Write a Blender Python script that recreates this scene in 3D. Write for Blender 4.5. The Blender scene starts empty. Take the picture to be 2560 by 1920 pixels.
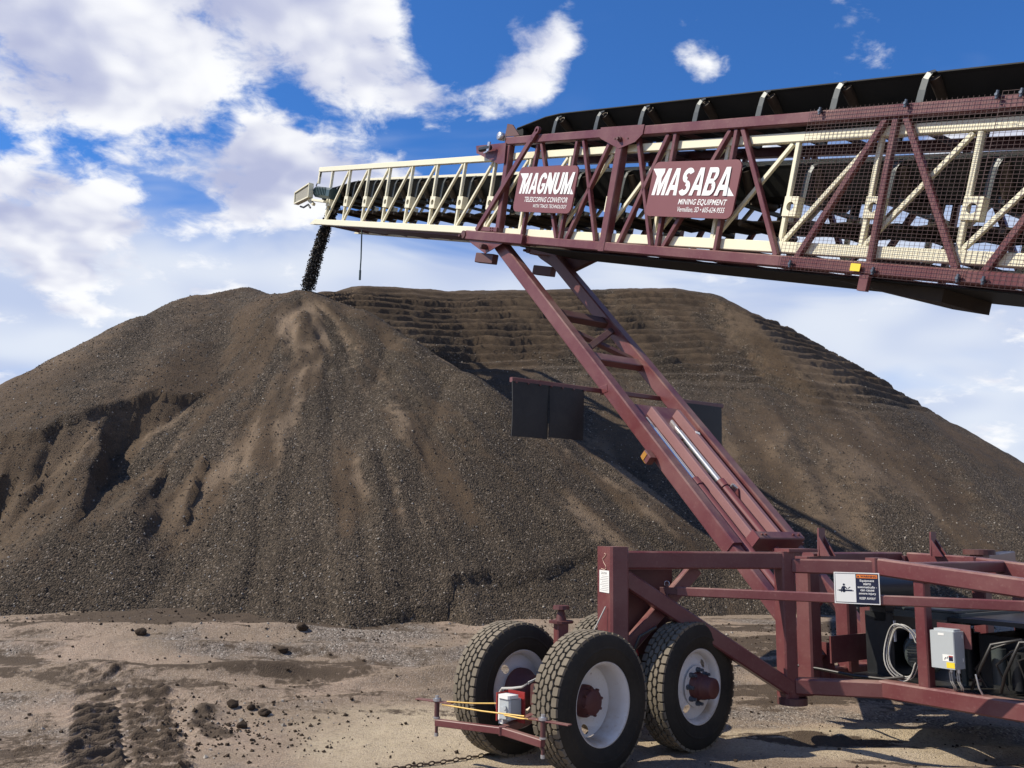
import bpy, bmesh, math, random
import numpy as np
from mathutils import Vector, Matrix, noise as mnoise
random.seed(7); RNG = np.random.default_rng(7)
R = math.radians
scene = bpy.context.scene
col = scene.collection

# ---------------------------------------------------------------- camera
CAM_H = 1.78
cam_d = bpy.data.cameras.new('camera'); cam = bpy.data.objects.new('camera', cam_d); col.objects.link(cam)
cam_d.sensor_width = 36.0; cam_d.lens = 36.0 * 2300.0 / 2560.0; cam_d.clip_start = 0.05; cam_d.clip_end = 3000
PITCH, ROLL = R(9.02), R(0.8)
fwd = Vector((0, math.cos(PITCH), math.sin(PITCH))); rgt = Vector((1, 0, 0)); upv = rgt.cross(fwd)
r2 = rgt * math.cos(ROLL) + upv * math.sin(ROLL); u2 = -rgt * math.sin(ROLL) + upv * math.cos(ROLL)
M = Matrix((r2, u2, -fwd)).transposed().to_4x4(); M.translation = Vector((0, 0, CAM_H))
cam.matrix_world = M
scene.camera = cam
scene.render.resolution_x, scene.render.resolution_y = 1024, 768
scene.cycles.max_bounces = 5; scene.cycles.diffuse_bounces = 2; scene.cycles.glossy_bounces = 2; scene.cycles.transmission_bounces = 1; scene.cycles.transparent_max_bounces = 2

# ---------------------------------------------------------------- sun, sky, exposure
SUN_AZ, SUN_EL = R(-94), R(47)           # compass style: 0 = +Y, positive to +X
sd = Vector((math.sin(SUN_AZ) * math.cos(SUN_EL), math.cos(SUN_AZ) * math.cos(SUN_EL), math.sin(SUN_EL)))
sun_d = bpy.data.lights.new('sun', 'SUN'); sun = bpy.data.objects.new('sun', sun_d); col.objects.link(sun)
sun_d.energy = 4.9; sun_d.angle = R(0.53); sun_d.color = (1.0, 0.91, 0.76)
sun.rotation_euler = sd.to_track_quat('Z', 'Y').to_euler(); sun.location = (-30, 0, 40)
vs = scene.view_settings
vs.view_transform = 'Standard'; vs.look = 'None'; vs.exposure = 0.25; vs.gamma = 1.0; vs.use_curve_mapping = False

world = bpy.data.worlds.new('World'); scene.world = world; world.use_nodes = True
class NT:
    """tiny node-tree helper"""
    def __init__(s, tree): s.t = tree; s.n = tree.nodes; s.l = tree.links
    def new(s, typ, **kw):
        n = s.n.new(typ)
        for k, v in kw.items(): setattr(n, k, v)
        return n
    def link(s, a, b): s.l.new(a, b)
    def put(s, sock, v):
        if hasattr(v, 'is_linked') or hasattr(v, 'links'): s.l.new(v, sock)
        else: sock.default_value = v
    def math(s, op, a, b=None, c=None, clamp=False):
        n = s.new('ShaderNodeMath', operation=op, use_clamp=clamp); s.put(n.inputs[0], a)
        if b is not None: s.put(n.inputs[1], b)
        if c is not None: s.put(n.inputs[2], c)
        return n.outputs[0]
    def vmath(s, op, a, b=None, scale=None):
        n = s.new('ShaderNodeVectorMath', operation=op); s.put(n.inputs[0], a)
        if b is not None: s.put(n.inputs[1], b)
        if scale is not None: s.put(n.inputs['Scale'], scale)
        return n.outputs['Value'] if op in ('DOT_PRODUCT', 'LENGTH', 'DISTANCE') else n.outputs[0]
    def noise(s, vec, scale, detail=4, rough=0.55, dist=0.0, lac=2.0):
        n = s.new('ShaderNodeTexNoise'); s.put(n.inputs['Vector'], vec)
        n.inputs['Scale'].default_value = scale; n.inputs['Detail'].default_value = detail
        n.inputs['Roughness'].default_value = rough; n.inputs['Distortion'].default_value = dist
        n.inputs['Lacunarity'].default_value = lac
        return n.outputs[0]
    def voro(s, vec, scale, feature='F1', rnd=1.0):
        n = s.new('ShaderNodeTexVoronoi', feature=feature); s.put(n.inputs['Vector'], vec)
        n.inputs['Scale'].default_value = scale; n.inputs['Randomness'].default_value = rnd
        return n
    def ramp(s, v, lo, hi, a=0.0, b=1.0, smooth=True):
        n = s.new('ShaderNodeMapRange', interpolation_type='SMOOTHSTEP' if smooth else 'LINEAR')
        s.put(n.inputs['Value'], v)
        for k, x in zip(('From Min', 'From Max', 'To Min', 'To Max'), (lo, hi, a, b)): n.inputs[k].default_value = x
        return n.outputs[0]
    def mix(s, f, a, b, blend='MIX'):
        n = s.new('ShaderNodeMix', data_type='RGBA', blend_type=blend)
        s.put(n.inputs[0], f)
        for i, v in ((6, a), (7, b)):
            if isinstance(v, tuple): v = (v + (1.0,))[:4]
            s.put(n.inputs[i], v)
        return n.outputs[2]
    def attr(s, name): return s.new('ShaderNodeAttribute', attribute_name=name)

def direction(px, py):
    """view direction of a point of the photograph (used only to say where clouds stand in the sky)"""
    d = r2 * (px - 1280) + u2 * (960 - py) + fwd * 2300
    return d.normalized()

def build_sky():
    w = NT(world.node_tree); w.n.clear()
    out = w.new('ShaderNodeOutputWorld'); bg = w.new('ShaderNodeBackground')
    sky = w.new('ShaderNodeTexSky', sky_type='NISHITA'); sky.sun_disc = False
    sky.sun_elevation = SUN_EL; sky.sun_rotation = SUN_AZ
    sky.altitude = 600; sky.air_density = 1.0; sky.dust_density = 0.35; sky.ozone_density = 2.2
    tc = w.new('ShaderNodeTexCoord').outputs['Generated']
    nrm = w.vmath('NORMALIZE', tc)
    sep = w.new('ShaderNodeSeparateXYZ'); w.link(nrm, sep.inputs[0])
    zz = w.math('MAXIMUM', sep.outputs[2], 0.0)
    # clouds lie in a flat layer overhead: project the direction on it (softened towards the horizon)
    den = w.math('ADD', zz, 0.30)
    comb = w.new('ShaderNodeCombineXYZ'); w.link(w.math('DIVIDE', sep.outputs[0], den), comb.inputs[0])
    w.link(w.math('DIVIDE', sep.outputs[1], den), comb.inputs[1])
    pl = w.vmath('ADD', comb.outputs[0], (3.7, 1.9, 0.0))
    warp = w.noise(pl, 9.0, 2, 0.5)
    plw = w.vmath('ADD', pl, w.vmath('SCALE', (0.06, 0.05, 0.0), scale=w.math('SUBTRACT', warp, 0.5)))
    fine = w.noise(plw, 4.6, 7, 0.60)
    big = w.noise(pl, 2.2, 2, 0.5)
    nz = w.math('MULTIPLY_ADD', w.math('SUBTRACT', fine, 0.5), 3.0, w.math('MULTIPLY', w.math('SUBTRACT', big, 0.5), 0.9))
    # cloud banks: where the cumulus masses stand (amplitude > 0) and where the blue is open (< 0)
    lobes = [((250, 120), 11, .46), ((700, 130), 9, .46), ((420, 360), 7, .44), ((860, 300), 6, .44), ((1010, 330), 3.5, .28), ((30, 450), 5, .36), ((170, 600), 2.6, .40), ((600, 450), 3, .16),
             ((1320, 205), 2.6, .33), ((1290, 50), 2.6, .36), ((1420, 60), 2.0, .30), ((1700, 130), 2.2, .36), ((1755, 185), 1.6, .28), ((2300, 180), 6, .16), ((1650, 40), 2.0, .22),
             ((560, 300), 1.9, -.85), ((300, 140), 1.6, -.65), ((480, 560), 4.5, -.55), ((1000, 600), 5, -.45), ((1120, 130), 2.6, -.45), ((1560, 200), 4, -.25)]
    acc = None
    for (px, py), deg, amp in lobes:
        d = direction(px, py)
        g = w.math('EXPONENT', w.math('MULTIPLY', w.math('SUBTRACT', w.vmath('DOT_PRODUCT', nrm, tuple(d)), 1.0), 1.0 / (1 - math.cos(R(deg)))))
        acc = w.math('MULTIPLY', g, amp) if acc is None else w.math('MULTIPLY_ADD', g, amp, acc)
    cover = w.math('MINIMUM', acc, 0.58)
    dens = w.math('ADD', w.math('SUBTRACT', cover, 0.22), nz)
    mask = w.ramp(dens, -0.04, 0.36)
    # low veil of thin cloud that whitens the sky towards the horizon
    el = w.ramp(sep.outputs[2], 0.42, 0.20, 0, 1)
    wisp = w.noise(w.vmath('MULTIPLY', pl, (0.8, 1.5, 1.0)), 2.0, 4, 0.55, 0.6)
    veil = w.math('MULTIPLY', w.ramp(w.math('MULTIPLY_ADD', el, 0.54, wisp), 0.54, 0.96), 0.94)
    # shading inside the clouds: lit from the left, greyer and lavender where thick
    f2 = w.noise(w.vmath('ADD', plw, (0.075, 0.03, 0.0)), 4.6, 3, 0.6)
    shade = w.ramp(w.math('MULTIPLY_ADD', w.math('SUBTRACT', f2, fine), 2.6, w.math('MULTIPLY', w.math('SUBTRACT', dens, 0.40), 0.62)), -0.40, 0.42)
    white = (9.9, 10.0, 10.3); grey = (4.7, 5.1, 7.2)
    ccol = w.mix(shade, white, grey)
    vcol = w.mix(w.ramp(big, 0.40, 0.62), (5.6, 6.4, 8.4), (8.0, 8.5, 9.4))
    skyc = w.vmath('MULTIPLY', sky.outputs[0], (0.45, 0.96, 1.60))
    c1 = w.mix(veil, skyc, vcol)
    c2 = w.mix(mask, c1, ccol)
    w.link(c2, bg.inputs['Color']); bg.inputs['Strength'].default_value = 0.084
    w.link(bg.outputs[0], out.inputs[0])
    world.cycles.sampling_method = 'MANUAL'; world.cycles.sample_map_resolution = 256
build_sky()

# ---------------------------------------------------------------- materials
MATS = {}
def new_mat(name):
    m = bpy.data.materials.new(name); m.use_nodes = True
    t = NT(m.node_tree); t.n.clear()
    o = t.new('ShaderNodeOutputMaterial'); b = t.new('ShaderNodeBsdfPrincipled'); t.link(b.outputs[0], o.inputs[0])
    MATS[name] = m
    return m, t, b
def paint(name, colr, rough=0.45, metal=0.0, var=0.12, dust=0.0, dustcol=(0.30, 0.24, 0.18), bump=0.0, spec=0.5, chips=0.0):
    m, t, b = new_mat(name)
    co = t.new('ShaderNodeTexCoord').outputs['Object']
    n1 = t.noise(co, 2.3, 5, 0.6); n2 = t.noise(co, 38, 3, 0.6)
    v = t.math('MULTIPLY_ADD', t.math('SUBTRACT', n1, 0.5), var * 2.2, 1.0)
    v = t.math('MULTIPLY_ADD', t.math('SUBTRACT', n2, 0.5), var, v)
    c = t.vmath('SCALE', colr, scale=v)
    if dust > 0:
        geo = t.new('ShaderNodeNewGeometry'); sp = t.new('ShaderNodeSeparateXYZ'); t.link(geo.outputs['Normal'], sp.inputs[0])
        up = t.ramp(sp.outputs[2], 0.1, 0.9, 0.25, 1.0)          # dust settles on what faces upward
        f = t.math('MULTIPLY', t.math('MULTIPLY', up, t.ramp(n1, 0.3, 0.75)), dust)
        f = t.math('MULTIPLY_ADD', t.ramp(n2, 0.55, 0.8), dust * 0.25, f, clamp=True)
        c = t.mix(f, c, dustcol)
        t.put(b.inputs['Roughness'], t.math('MULTIPLY_ADD', f, 0.4, rough, clamp=True))
    else:
        t.put(b.inputs['Roughness'], t.math('MULTIPLY_ADD', t.math('SUBTRACT', n1, 0.5), 0.2, rough, clamp=True))
    if chips > 0:
        ch = t.ramp(t.noise(co, 14, 6, 0.7), 0.66, 0.72, 0, chips)
        c = t.mix(ch, c, (0.10, 0.055, 0.035))
    t.put(b.inputs['Base Color'], c)
    b.inputs['Metallic'].default_value = metal; b.inputs['Specular IOR Level'].default_value = spec
    if bump > 0:
        bp = t.new('ShaderNodeBump'); bp.inputs['Strength'].default_value = bump; bp.inputs['Distance'].default_value = 0.004
        t.link(n2, bp.inputs['Height']); t.link(bp.outputs[0], b.inputs['Normal'])
    return m
def gravel_mat(name, kind):
    m, t, b = new_mat(name)
    co = t.new('ShaderNodeTexCoord').outputs['Object']
    fine = t.attr('fine').outputs['Fac']                       # 1 = fine sandy crust, 0 = loose coarse stones
    n0 = t.noise(co, 0.8, 3, 0.6); n1 = t.noise(co, 5.0, 4, 0.65); n2 = t.noise(co, 60, 2, 0.6)
    vo = t.voro(co, 44.0 if kind == 'pile' else 60.0); vo2 = t.voro(co, 95.0)
    cell = t.new('ShaderNodeSeparateColor'); t.link(vo.outputs['Color'], cell.inputs[0])
    cell2 = t.new('ShaderNodeSeparateColor'); t.link(vo2.outputs['Color'], cell2.inputs[0])
    if kind == 'pile':
        stone = t.mix(t.ramp(cell.outputs[0], 0.1, 1.0, 0, 1, False), (0.036, 0.028, 0.020), (0.118, 0.090, 0.063))
        stone = t.mix(t.ramp(cell.outputs[1], 0.95, 0.97), stone, (0.23, 0.19, 0.15))
        sand = t.mix(n1, (0.074, 0.049, 0.029), (0.150, 0.104, 0.064))
        sand = t.mix(t.math('MULTIPLY', t.ramp(cell2.outputs[0], 0.55, 0.95), 0.6), sand, (0.06, 0.045, 0.034))
        sand = t.mix(t.math('MULTIPLY', t.ramp(cell.outputs[0], 0.75, 0.95), 0.5), sand, (0.05, 0.040, 0.032))
        tan = t.attr('tan').outputs['Fac']
        sand = t.mix(tan, sand, t.mix(n1, (0.19, 0.135, 0.088), (0.34, 0.255, 0.175)))
        f = t.math('ADD', fine, t.math('MULTIPLY', t.math('SUBTRACT', n1, 0.5), 1.3))
        f = t.ramp(f, 0.25, 0.8)
        c = t.mix(f, stone, sand)
        c = t.vmath('SCALE', c, scale=t.math('MULTIPLY_ADD', t.math('SUBTRACT', n0, 0.5), 0.7, 1.0))
        hs = 0.024
    else:
        dark = t.attr('dark').outputs['Fac']; sandy = t.attr('sandy').outputs['Fac']
        stone = t.mix(t.ramp(cell.outputs[0], 0.1, 1.0, 0, 1, False), (0.09, 0.075, 0.062), (0.30, 0.25, 0.205))
        stone = t.mix(t.ramp(cell.outputs[1], 0.90, 0.93), stone, (0.42, 0.38, 0.33))
        dirt = t.mix(n1, (0.175, 0.128, 0.088), (0.34, 0.265, 0.19))
        dirt = t.mix(t.ramp(n0, 0.35, 0.65), dirt, t.mix(n1, (0.25, 0.180, 0.130), (0.39, 0.300, 0.225)))
        dirt = t.mix(sandy, dirt, t.mix(n1, (0.38, 0.305, 0.205), (0.52, 0.435, 0.305)))
        dirt = t.mix(t.math('MULTIPLY', t.ramp(cell.outputs[0], 0.6, 0.95), 0.45), dirt, (0.12, 0.095, 0.075))
        dirt = t.mix(t.math('MULTIPLY', t.ramp(cell2.outputs[0], 0.6, 0.95), 0.4), dirt, (0.50, 0.42, 0.34))
        mud = t.mix(n1, (0.040, 0.029, 0.021), (0.13, 0.095, 0.065))
        f = t.ramp(t.math('ADD', fine, t.math('MULTIPLY', t.math('SUBTRACT', n1, 0.5), 1.0)), 0.25, 0.75)
        c = t.mix(f, stone, dirt)
        n3 = t.noise(co, 17, 3, 0.65)
        dm = t.ramp(t.math('ADD', dark, t.math('ADD', t.math('MULTIPLY', t.math('SUBTRACT', n1, 0.5), 1.7), t.math('MULTIPLY', t.math('SUBTRACT', n3, 0.5), 1.1))), 0.34, 0.80)
        c = t.mix(dm, c, mud)
        c = t.vmath('SCALE', c, scale=t.math('MULTIPLY_ADD', t.math('SUBTRACT', n0, 0.5), 0.35, 1.0))
        hs = 0.016
    c = t.vmath('SCALE', c, scale=0.86)
    t.put(b.inputs['Base Color'], c); b.inputs['Roughness'].default_value = 0.92; b.inputs['Specular IOR Level'].default_value = 0.25
    # stone relief: rounded cells where coarse, grain where fine
    cf = t.math('SUBTRACT', 1.0, f)
    hh = t.math('MULTIPLY', t.math('SUBTRACT', cell.outputs[2], t.math('MULTIPLY', vo.outputs['Distance'], 26.0)), t.math('MULTIPLY_ADD', cf, 0.7, 0.35))
    hh = t.math('MULTIPLY_ADD', n2, 0.55, hh)
    hh = t.math('MULTIPLY_ADD', t.math('SUBTRACT', cell2.outputs[0], t.math('MULTIPLY', vo2.outputs['Distance'], 40.0)), 0.22, hh)
    bp = t.new('ShaderNodeBump'); bp.inputs['Strength'].default_value = 0.42 if kind == 'pile' else 0.32; bp.inputs['Distance'].default_value = hs
    t.link(hh, bp.inputs['Height']); t.link(bp.outputs[0], b.inputs['Normal'])
    return m

gravel_mat('pile_gravel', 'pile'); gravel_mat('yard_dirt', 'yard')
paint('maroon', (0.130, 0.033, 0.038), 0.34, var=0.16, dust=0.8, dustcol=(0.30, 0.205, 0.165), bump=0.08, chips=0.3)
paint('maroon_dusty_sunlit', (0.27, 0.135, 0.135), 0.5, var=0.08, dust=0.3, dustcol=(0.36, 0.25, 0.22))  # dusty maroon, colour also lightened as if sun lit the bar tops
paint('maroon_clean', (0.175, 0.050, 0.058), 0.5, var=0.06, dust=0.12, dustcol=(0.30, 0.21, 0.18))
paint('maroon_muddy', (0.095, 0.034, 0.034), 0.55, var=0.25, dust=0.7, dustcol=(0.12, 0.085, 0.06), bump=0.15)
paint('cream', (0.80, 0.755, 0.56), 0.42, var=0.05, dust=0.14, dustcol=(0.50, 0.43, 0.32), bump=0.03)
paint('belt_rubber', (0.013, 0.014, 0.013), 0.62, var=0.3, dust=0.12, dustcol=(0.10, 0.08, 0.06), spec=0.25)
paint('belt_return', (0.034, 0.025, 0.018), 0.85, var=0.4, dust=0.35, dustcol=(0.12, 0.09, 0.06))
paint('idler_steel', (0.060, 0.070, 0.072), 0.42, 0.3, var=0.3, dust=0.25, dustcol=(0.20, 0.16, 0.12))
paint('roller_steel', (0.055, 0.042, 0.032), 0.55, 0.3, var=0.35, dust=0.3, dustcol=(0.2, 0.15, 0.1))
paint('zinc', (0.55, 0.56, 0.58), 0.35, 0.75, var=0.15)
paint('dark_bolt', (0.10, 0.12, 0.15), 0.4, 0.5, var=0.2)
paint('chrome', (0.80, 0.81, 0.82), 0.24, 0.65, var=0.02)
paint('tyre_side', (0.024, 0.022, 0.019), 0.8, var=0.45, dust=0.75, dustcol=(0.085, 0.068, 0.046), spec=0.25)
paint('tyre_tread', (0.160, 0.138, 0.105), 0.9, var=0.25, dust=0.35, dustcol=(0.30, 0.25, 0.19), bump=0.2, spec=0.2)
paint('rim_white', (0.70, 0.70, 0.70), 0.42, var=0.12, dust=1.4, dustcol=(0.40, 0.31, 0.22), chips=0.7)
paint('hub_red', (0.085, 0.022, 0.022), 0.55, var=0.3, dust=0.3, dustcol=(0.14, 0.09, 0.06))
paint('flap_rubber', (0.020, 0.020, 0.020), 0.5, var=0.6, dust=1.3, dustcol=(0.075, 0.07, 0.062), spec=0.4)
paint('engine_black', (0.012, 0.014, 0.016), 0.4, var=0.3, dust=0.1)
paint('engine_green', (0.045, 0.06, 0.062), 0.4, var=0.25, dust=0.25)
paint('motor_teal', (0.025, 0.062, 0.070), 0.45, var=0.25, dust=0.25)
paint('box_grey', (0.42, 0.455, 0.47), 0.45, var=0.05, dust=0.12)
paint('white_paint', (0.82, 0.82, 0.81), 0.5, var=0.02)
paint('sticker_white', (0.80, 0.80, 0.77), 0.4, var=0.03)
paint('ink_navy', (0.012, 0.016, 0.045), 0.4, var=0.05)
paint('ink_grey', (0.33, 0.33, 0.33), 0.5, var=0.05)
paint('sign_orange', (0.80, 0.22, 0.03), 0.45, var=0.05)
paint('amber', (0.42, 0.20, 0.03), 0.3, var=0.1)
paint('sticker_yellow', (0.80, 0.60, 0.04), 0.45, var=0.05)
paint('red_paint', (0.30, 0.030, 0.028), 0.4, var=0.1, dust=0.1)
paint('cord_yellow', (0.80, 0.52, 0.14), 0.5, var=0.1)
paint('hose_black', (0.014, 0.014, 0.015), 0.4, var=0.2, dust=0.15)
paint('hose_grey', (0.42, 0.41, 0.38), 0.45, var=0.1)
paint('chain_rust', (0.07, 0.045, 0.03), 0.7, 0.4, var=0.4)
paint('screen_dark', (0.30, 0.29, 0.24), 0.7, var=0.2)
paint('chalk', (0.60, 0.44, 0.34), 0.8, var=0.1)
paint('clod_earth', (0.05, 0.037, 0.027), 0.95, var=0.5, bump=0.4, spec=0.1)
paint('stone_dark', (0.030, 0.029, 0.028), 0.8, var=0.5, spec=0.3)
paint('stone_brown', (0.085, 0.068, 0.052), 0.85, var=0.6, spec=0.25)
paint('guard_wire', (0.055, 0.020, 0.022), 0.55, var=0.2)
paint('stone_light', (0.30, 0.27, 0.23), 0.8, var=0.3)

# ---------------------------------------------------------------- terrain functions
def sst(a, b, x):
    t = np.clip((x - a) / (b - a), 0, 1); return t * t * (3 - 2 * t)
class VN:
    """value noise on a periodic lattice, vectorised"""
    def __init__(s, seed, n=256): s.n = n; s.g = np.random.default_rng(seed).random((n, n))
    def __call__(s, x, y):
        xi = np.floor(x).astype(int); yi = np.floor(y).astype(int); fx = x - xi; fy = y - yi
        fx = fx * fx * (3 - 2 * fx); fy = fy * fy * (3 - 2 * fy); n = s.n; g = s.g
        a = g[xi % n, yi % n]; b = g[(xi + 1) % n, yi % n]; c = g[xi % n, (yi + 1) % n]; d = g[(xi + 1) % n, (yi + 1) % n]
        return (a * (1 - fx) + b * fx) * (1 - fy) + (c * (1 - fx) + d * fx) * fy - 0.5
def fbm(v, x, y, o=4, g=0.5):
    r = 0; a = 1.0
    for i in range(o): r = r + a * v(x + 17.3 * i, y + 9.1 * i); x = x * 2.03; y = y * 2.03; a *= g
    return r
vn1, vn2, vn3, vn4 = VN(1), VN(2), VN(3), VN(4)

def ground_z(X, Y):
    z = (0.62 + 0.20 * sst(0.5, -4.5, X)) * sst(8.3, 13.2, Y)
    z = z + 0.05 * fbm(vn1, X * 0.45, Y * 0.45, 3) * sst(8.6, 10.5, Y) + 0.012 * fbm(vn2, X * 1.7, Y * 1.7, 3)
    z = z + 0.03 * fbm(vn4, X * 0.6, Y * 2.6, 3) * sst(-1.0, -2.5, X) * sst(7.5, 9.5, Y)
    return z

PEAK = (-4.55, 19.75, 6.86)
SPUR = [(-3.96, 19.6, 6.62), (-3.45, 19.2, 6.38), (-2.29, 18.3, 5.58), (-1.0, 17.4, 4.76), (0.08, 16.9, 4.01), (1.47, 16.7, 3.3), (2.59, 16.5, 2.49), (3.46, 16.3, 1.7), (4.3, 16.0, 1.1)]
RIDGE_R = [(-4.6, 22.2, 7.55), (-4.0, 23.0, 7.95), (-1.9, 24.0, 8.10), (2.4, 25.0, 8.45), (4.6, 25.0, 8.48), (5.4, 24.9, 8.36), (6.4, 24.7, 7.80)]
RIDGE_L = [(-5.3, 21.0, 7.05), (-6.0, 20.6, 7.20), (-6.7, 19.6, 6.74), (-7.35, 18.5, 5.98), (-8.4, 17.5, 4.92), (-9.5, 16.8, 3.94), (-12, 15.6, 2.1), (-14.5, 14.8, 0.8)]
def roof(X, Y, line, k, eps=0.25):
    """pile poured along a crest line: height above every crest segment falls at the angle of repose"""
    best = np.full(X.shape, -99.0); crest = np.zeros(X.shape)
    for (x0, y0, h0), (x1, y1, h1) in zip(line[:-1], line[1:]):
        dx, dy = x1 - x0, y1 - y0; L2 = dx * dx + dy * dy
        t = np.clip(((X - x0) * dx + (Y - y0) * dy) / L2, 0, 1)
        r = np.hypot(X - x0 - t * dx, Y - y0 - t * dy); h = h0 + t * (h1 - h0)
        z = h + eps - np.sqrt((k * r) ** 2 + eps ** 2)
        up = z > best; best = np.where(up, z, best); crest = np.where(up, h, crest)
    return best, crest

def pile_z(X, Y):
    wx = X + 0.35 * fbm(vn2, X * 0.35, Y * 0.35, 3); wy = Y + 0.35 * fbm(vn3, X * 0.35 + 40, Y * 0.35, 3)
    # --- the fresh cone under the falling stream
    dx, dy = wx - PEAK[0], wy - PEAK[1]; r = np.hypot(X - PEAK[0], Y - PEAK[1]); rw = np.hypot(dx, dy); rw = np.where(r < 1.5, r * (1 - sst(0.3, 1.5, r)) + rw * sst(0.3, 1.5, r), rw)
    ang = np.arctan2(dx, -dy)                                   # 0 = towards the camera
    fresh = PEAK[2] + 0.62 - np.sqrt((0.885 * (1 + 0.12 * sst(-0.25, -1.1, ang)) * rw) ** 2 + 0.62 ** 2)
    spur, _ = roof(wx, wy, SPUR, 0.84, 0.22)                     # the windrow left under the boom as it telescoped
    fresh = np.maximum(fresh, spur)
    rr = np.sqrt(rw + 0.02)
    streak = fbm(vn1, ang * 9, rr * 0.9, 3) * 0.12 + fbm(vn4, ang * 34, rr * 2.0, 4) * 0.075
    fresh = fresh + streak * sst(1.2, 5.5, rw)
    fresh = fresh + 0.16 * np.exp(-((ang - 0.42) / 0.16) ** 2) * sst(3.6, 6.0, rw) * (1 - sst(7.0, 9.0, rw))      # lobe of slumped stone
    tongue = np.exp(-((ang - 0.24 + 0.5 * fbm(vn2, rw * 1.2, ang * 6, 3)) / 0.17) ** 2) * sst(0.5, 1.1, rw) * (1 - sst(2.8, 4.0, rw + 1.2 * fbm(vn1, ang * 14, rw, 2)))
    fresh = fresh - 0.14 * tongue                                # washed hollow below the peak
    # --- the long terraced ridge behind
    ridge, crest = roof(wx, wy, RIDGE_R, 0.728, 0.35)
    crest = np.interp(wx, [q[0] for q in RIDGE_R], [q[2] for q in RIDGE_R]); s = crest - ridge
    ph = s / 0.24 + 0.8 * fbm(vn3, X * 0.16, Y * 0.16, 2) + 0.30 * fbm(vn1, X * 1.5, Y * 1.5, 4)
    f = ph - np.floor(ph); lvl = np.floor(ph)
    amp = (0.20 + 0.08 * sst(-2.5, 0.5, X) - 0.10 * sst(3.0, 5.5, X) + 0.17 * fbm(vn2, X * 0.30 + lvl * 7.7, lvl * 3.1, 3)) * sst(0.05, 0.5, s) * (1 - sst(2.5, 3.6, s + 1.0 * fbm(vn4, X * 0.3, Y * 0.3, 2)))
    prof = np.where(f < 0.86, (f / 0.86) ** 1.3, (1 - f) / 0.14) - 0.5
    front = sst(0.5, -1.0, wy - 25.0)
    ridge = ridge + amp * prof * front
    ridge = ridge + 0.16 * fbm(vn1, X * 1.1, Y * 0.25, 3) * sst(2.2, 4.0, s)
    # --- the older end of the pile on the left, dug into by a loader
    left, lcrest = roof(wx, wy, RIDGE_L, 0.765, 0.30)
    left = left + 0.10 * fbm(vn3, X * 0.8, Y * 0.35, 3)
    left = left - 0.62 * sst(2.7, 0.7, left)
    xt = np.array([-16, -9.5, -8.1, -7.4, -6.9, -6.4, -6.0, -5.4, -4.85, -4.4, -3.6]); yt = np.array([13.0, 14.3, 14.55, 14.5, 15.0, 15.6, 15.8, 16.0, 15.65, 15.0, 14.4])
    edge = np.interp(X, xt, yt) + 0.30 * fbm(vn2, X * 2.2, 0.3 + 0 * X, 5, 0.6)
    d = edge - Y                                                 # distance below the scarp, towards the camera
    inside = sst(-0.02, 0.75, d) * (1 - sst(0.9, 3.3, d)); lip = sst(0.0, 0.05, d) * (1 - sst(0.3, 1.6, d))
    ribx = X - 0.22 * d + 0.22 * fbm(vn4, X * 0.9, Y * 0.9, 3)
    rib_pos = np.array([-13, -11.2, -9.9, -8.7, -7.75, -6.6, -5.85, -4.95, -3.5]); rib_amp = [0.25, 0.30, 0.42, 0.34, 0.58, 0.24, 0.60, 0.2]; rib = np.zeros(X.shape)
    for a, b, am in zip(rib_pos[:-1], rib_pos[1:], rib_amp):
        t = np.clip((ribx - a) / (b - a), 0, 1); saw = np.where(t < 0.90, (t / 0.90) ** 1.2, (1 - t) / 0.10)
        rib = np.where((ribx >= a) & (ribx < b), am * saw, rib)
    cut = lip * (0.13 + 0.10 * fbm(vn4, X * 3, Y * 3, 3)) + inside * (0.62 - rib + 0.20 * fbm(vn1, X * 2.2, Y * 0.8, 4) + 0.18 * fbm(vn3, X * 5, Y * 2.2, 5, 0.6))
    left = left - np.maximum(cut, 0) * sst(-13.5, -10.5, X)
    left = left + 0.16 * sst(2.1, 3.0, d) * (1 - sst(3.6, 5.0, d))
    ks = 0.03 + 1.2 * sst(4.8, 6.2, np.maximum(fresh, left)); df = np.abs(fresh - left)      # the two crests flow into one another
    z = np.maximum(np.maximum(fresh, left) + np.maximum(ks - df, 0) ** 2 / (4 * ks), ridge)
    which = np.where(left >= np.maximum(fresh, ridge), 2, np.where(ridge > fresh, 1, 0))
    # crumbled scarp along the toe
    toe = np.interp(X, [-12, -3.0, -1.82, -1.27, -0.85, -0.75, -0.1, 0.5, 1.25, 2.5, 8], [8.0, 11.1, 11.85, 12.25, 12.35, 12.75, 13.1, 13.4, 13.9, 14.2, 14.2]) + 0.18 * fbm(vn3, X * 2.3, 0 * X, 4)
    dz = sst(0.0, 0.07, toe - Y) * (1 - sst(0.35, 1.3, toe - Y)) * sst(-3.2, -1.9, X) * (1 - sst(1.8, 3.2, X))
    z = z - 0.10 * dz
    rough = 0.035 * fbm(vn2, X * 2.3, Y * 2.3, 5, 0.62)
    return z + rough, which, dict(ang=ang, rw=rw, d=d, s=s, tongue=tongue, inside=inside, rib=rib)

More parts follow.
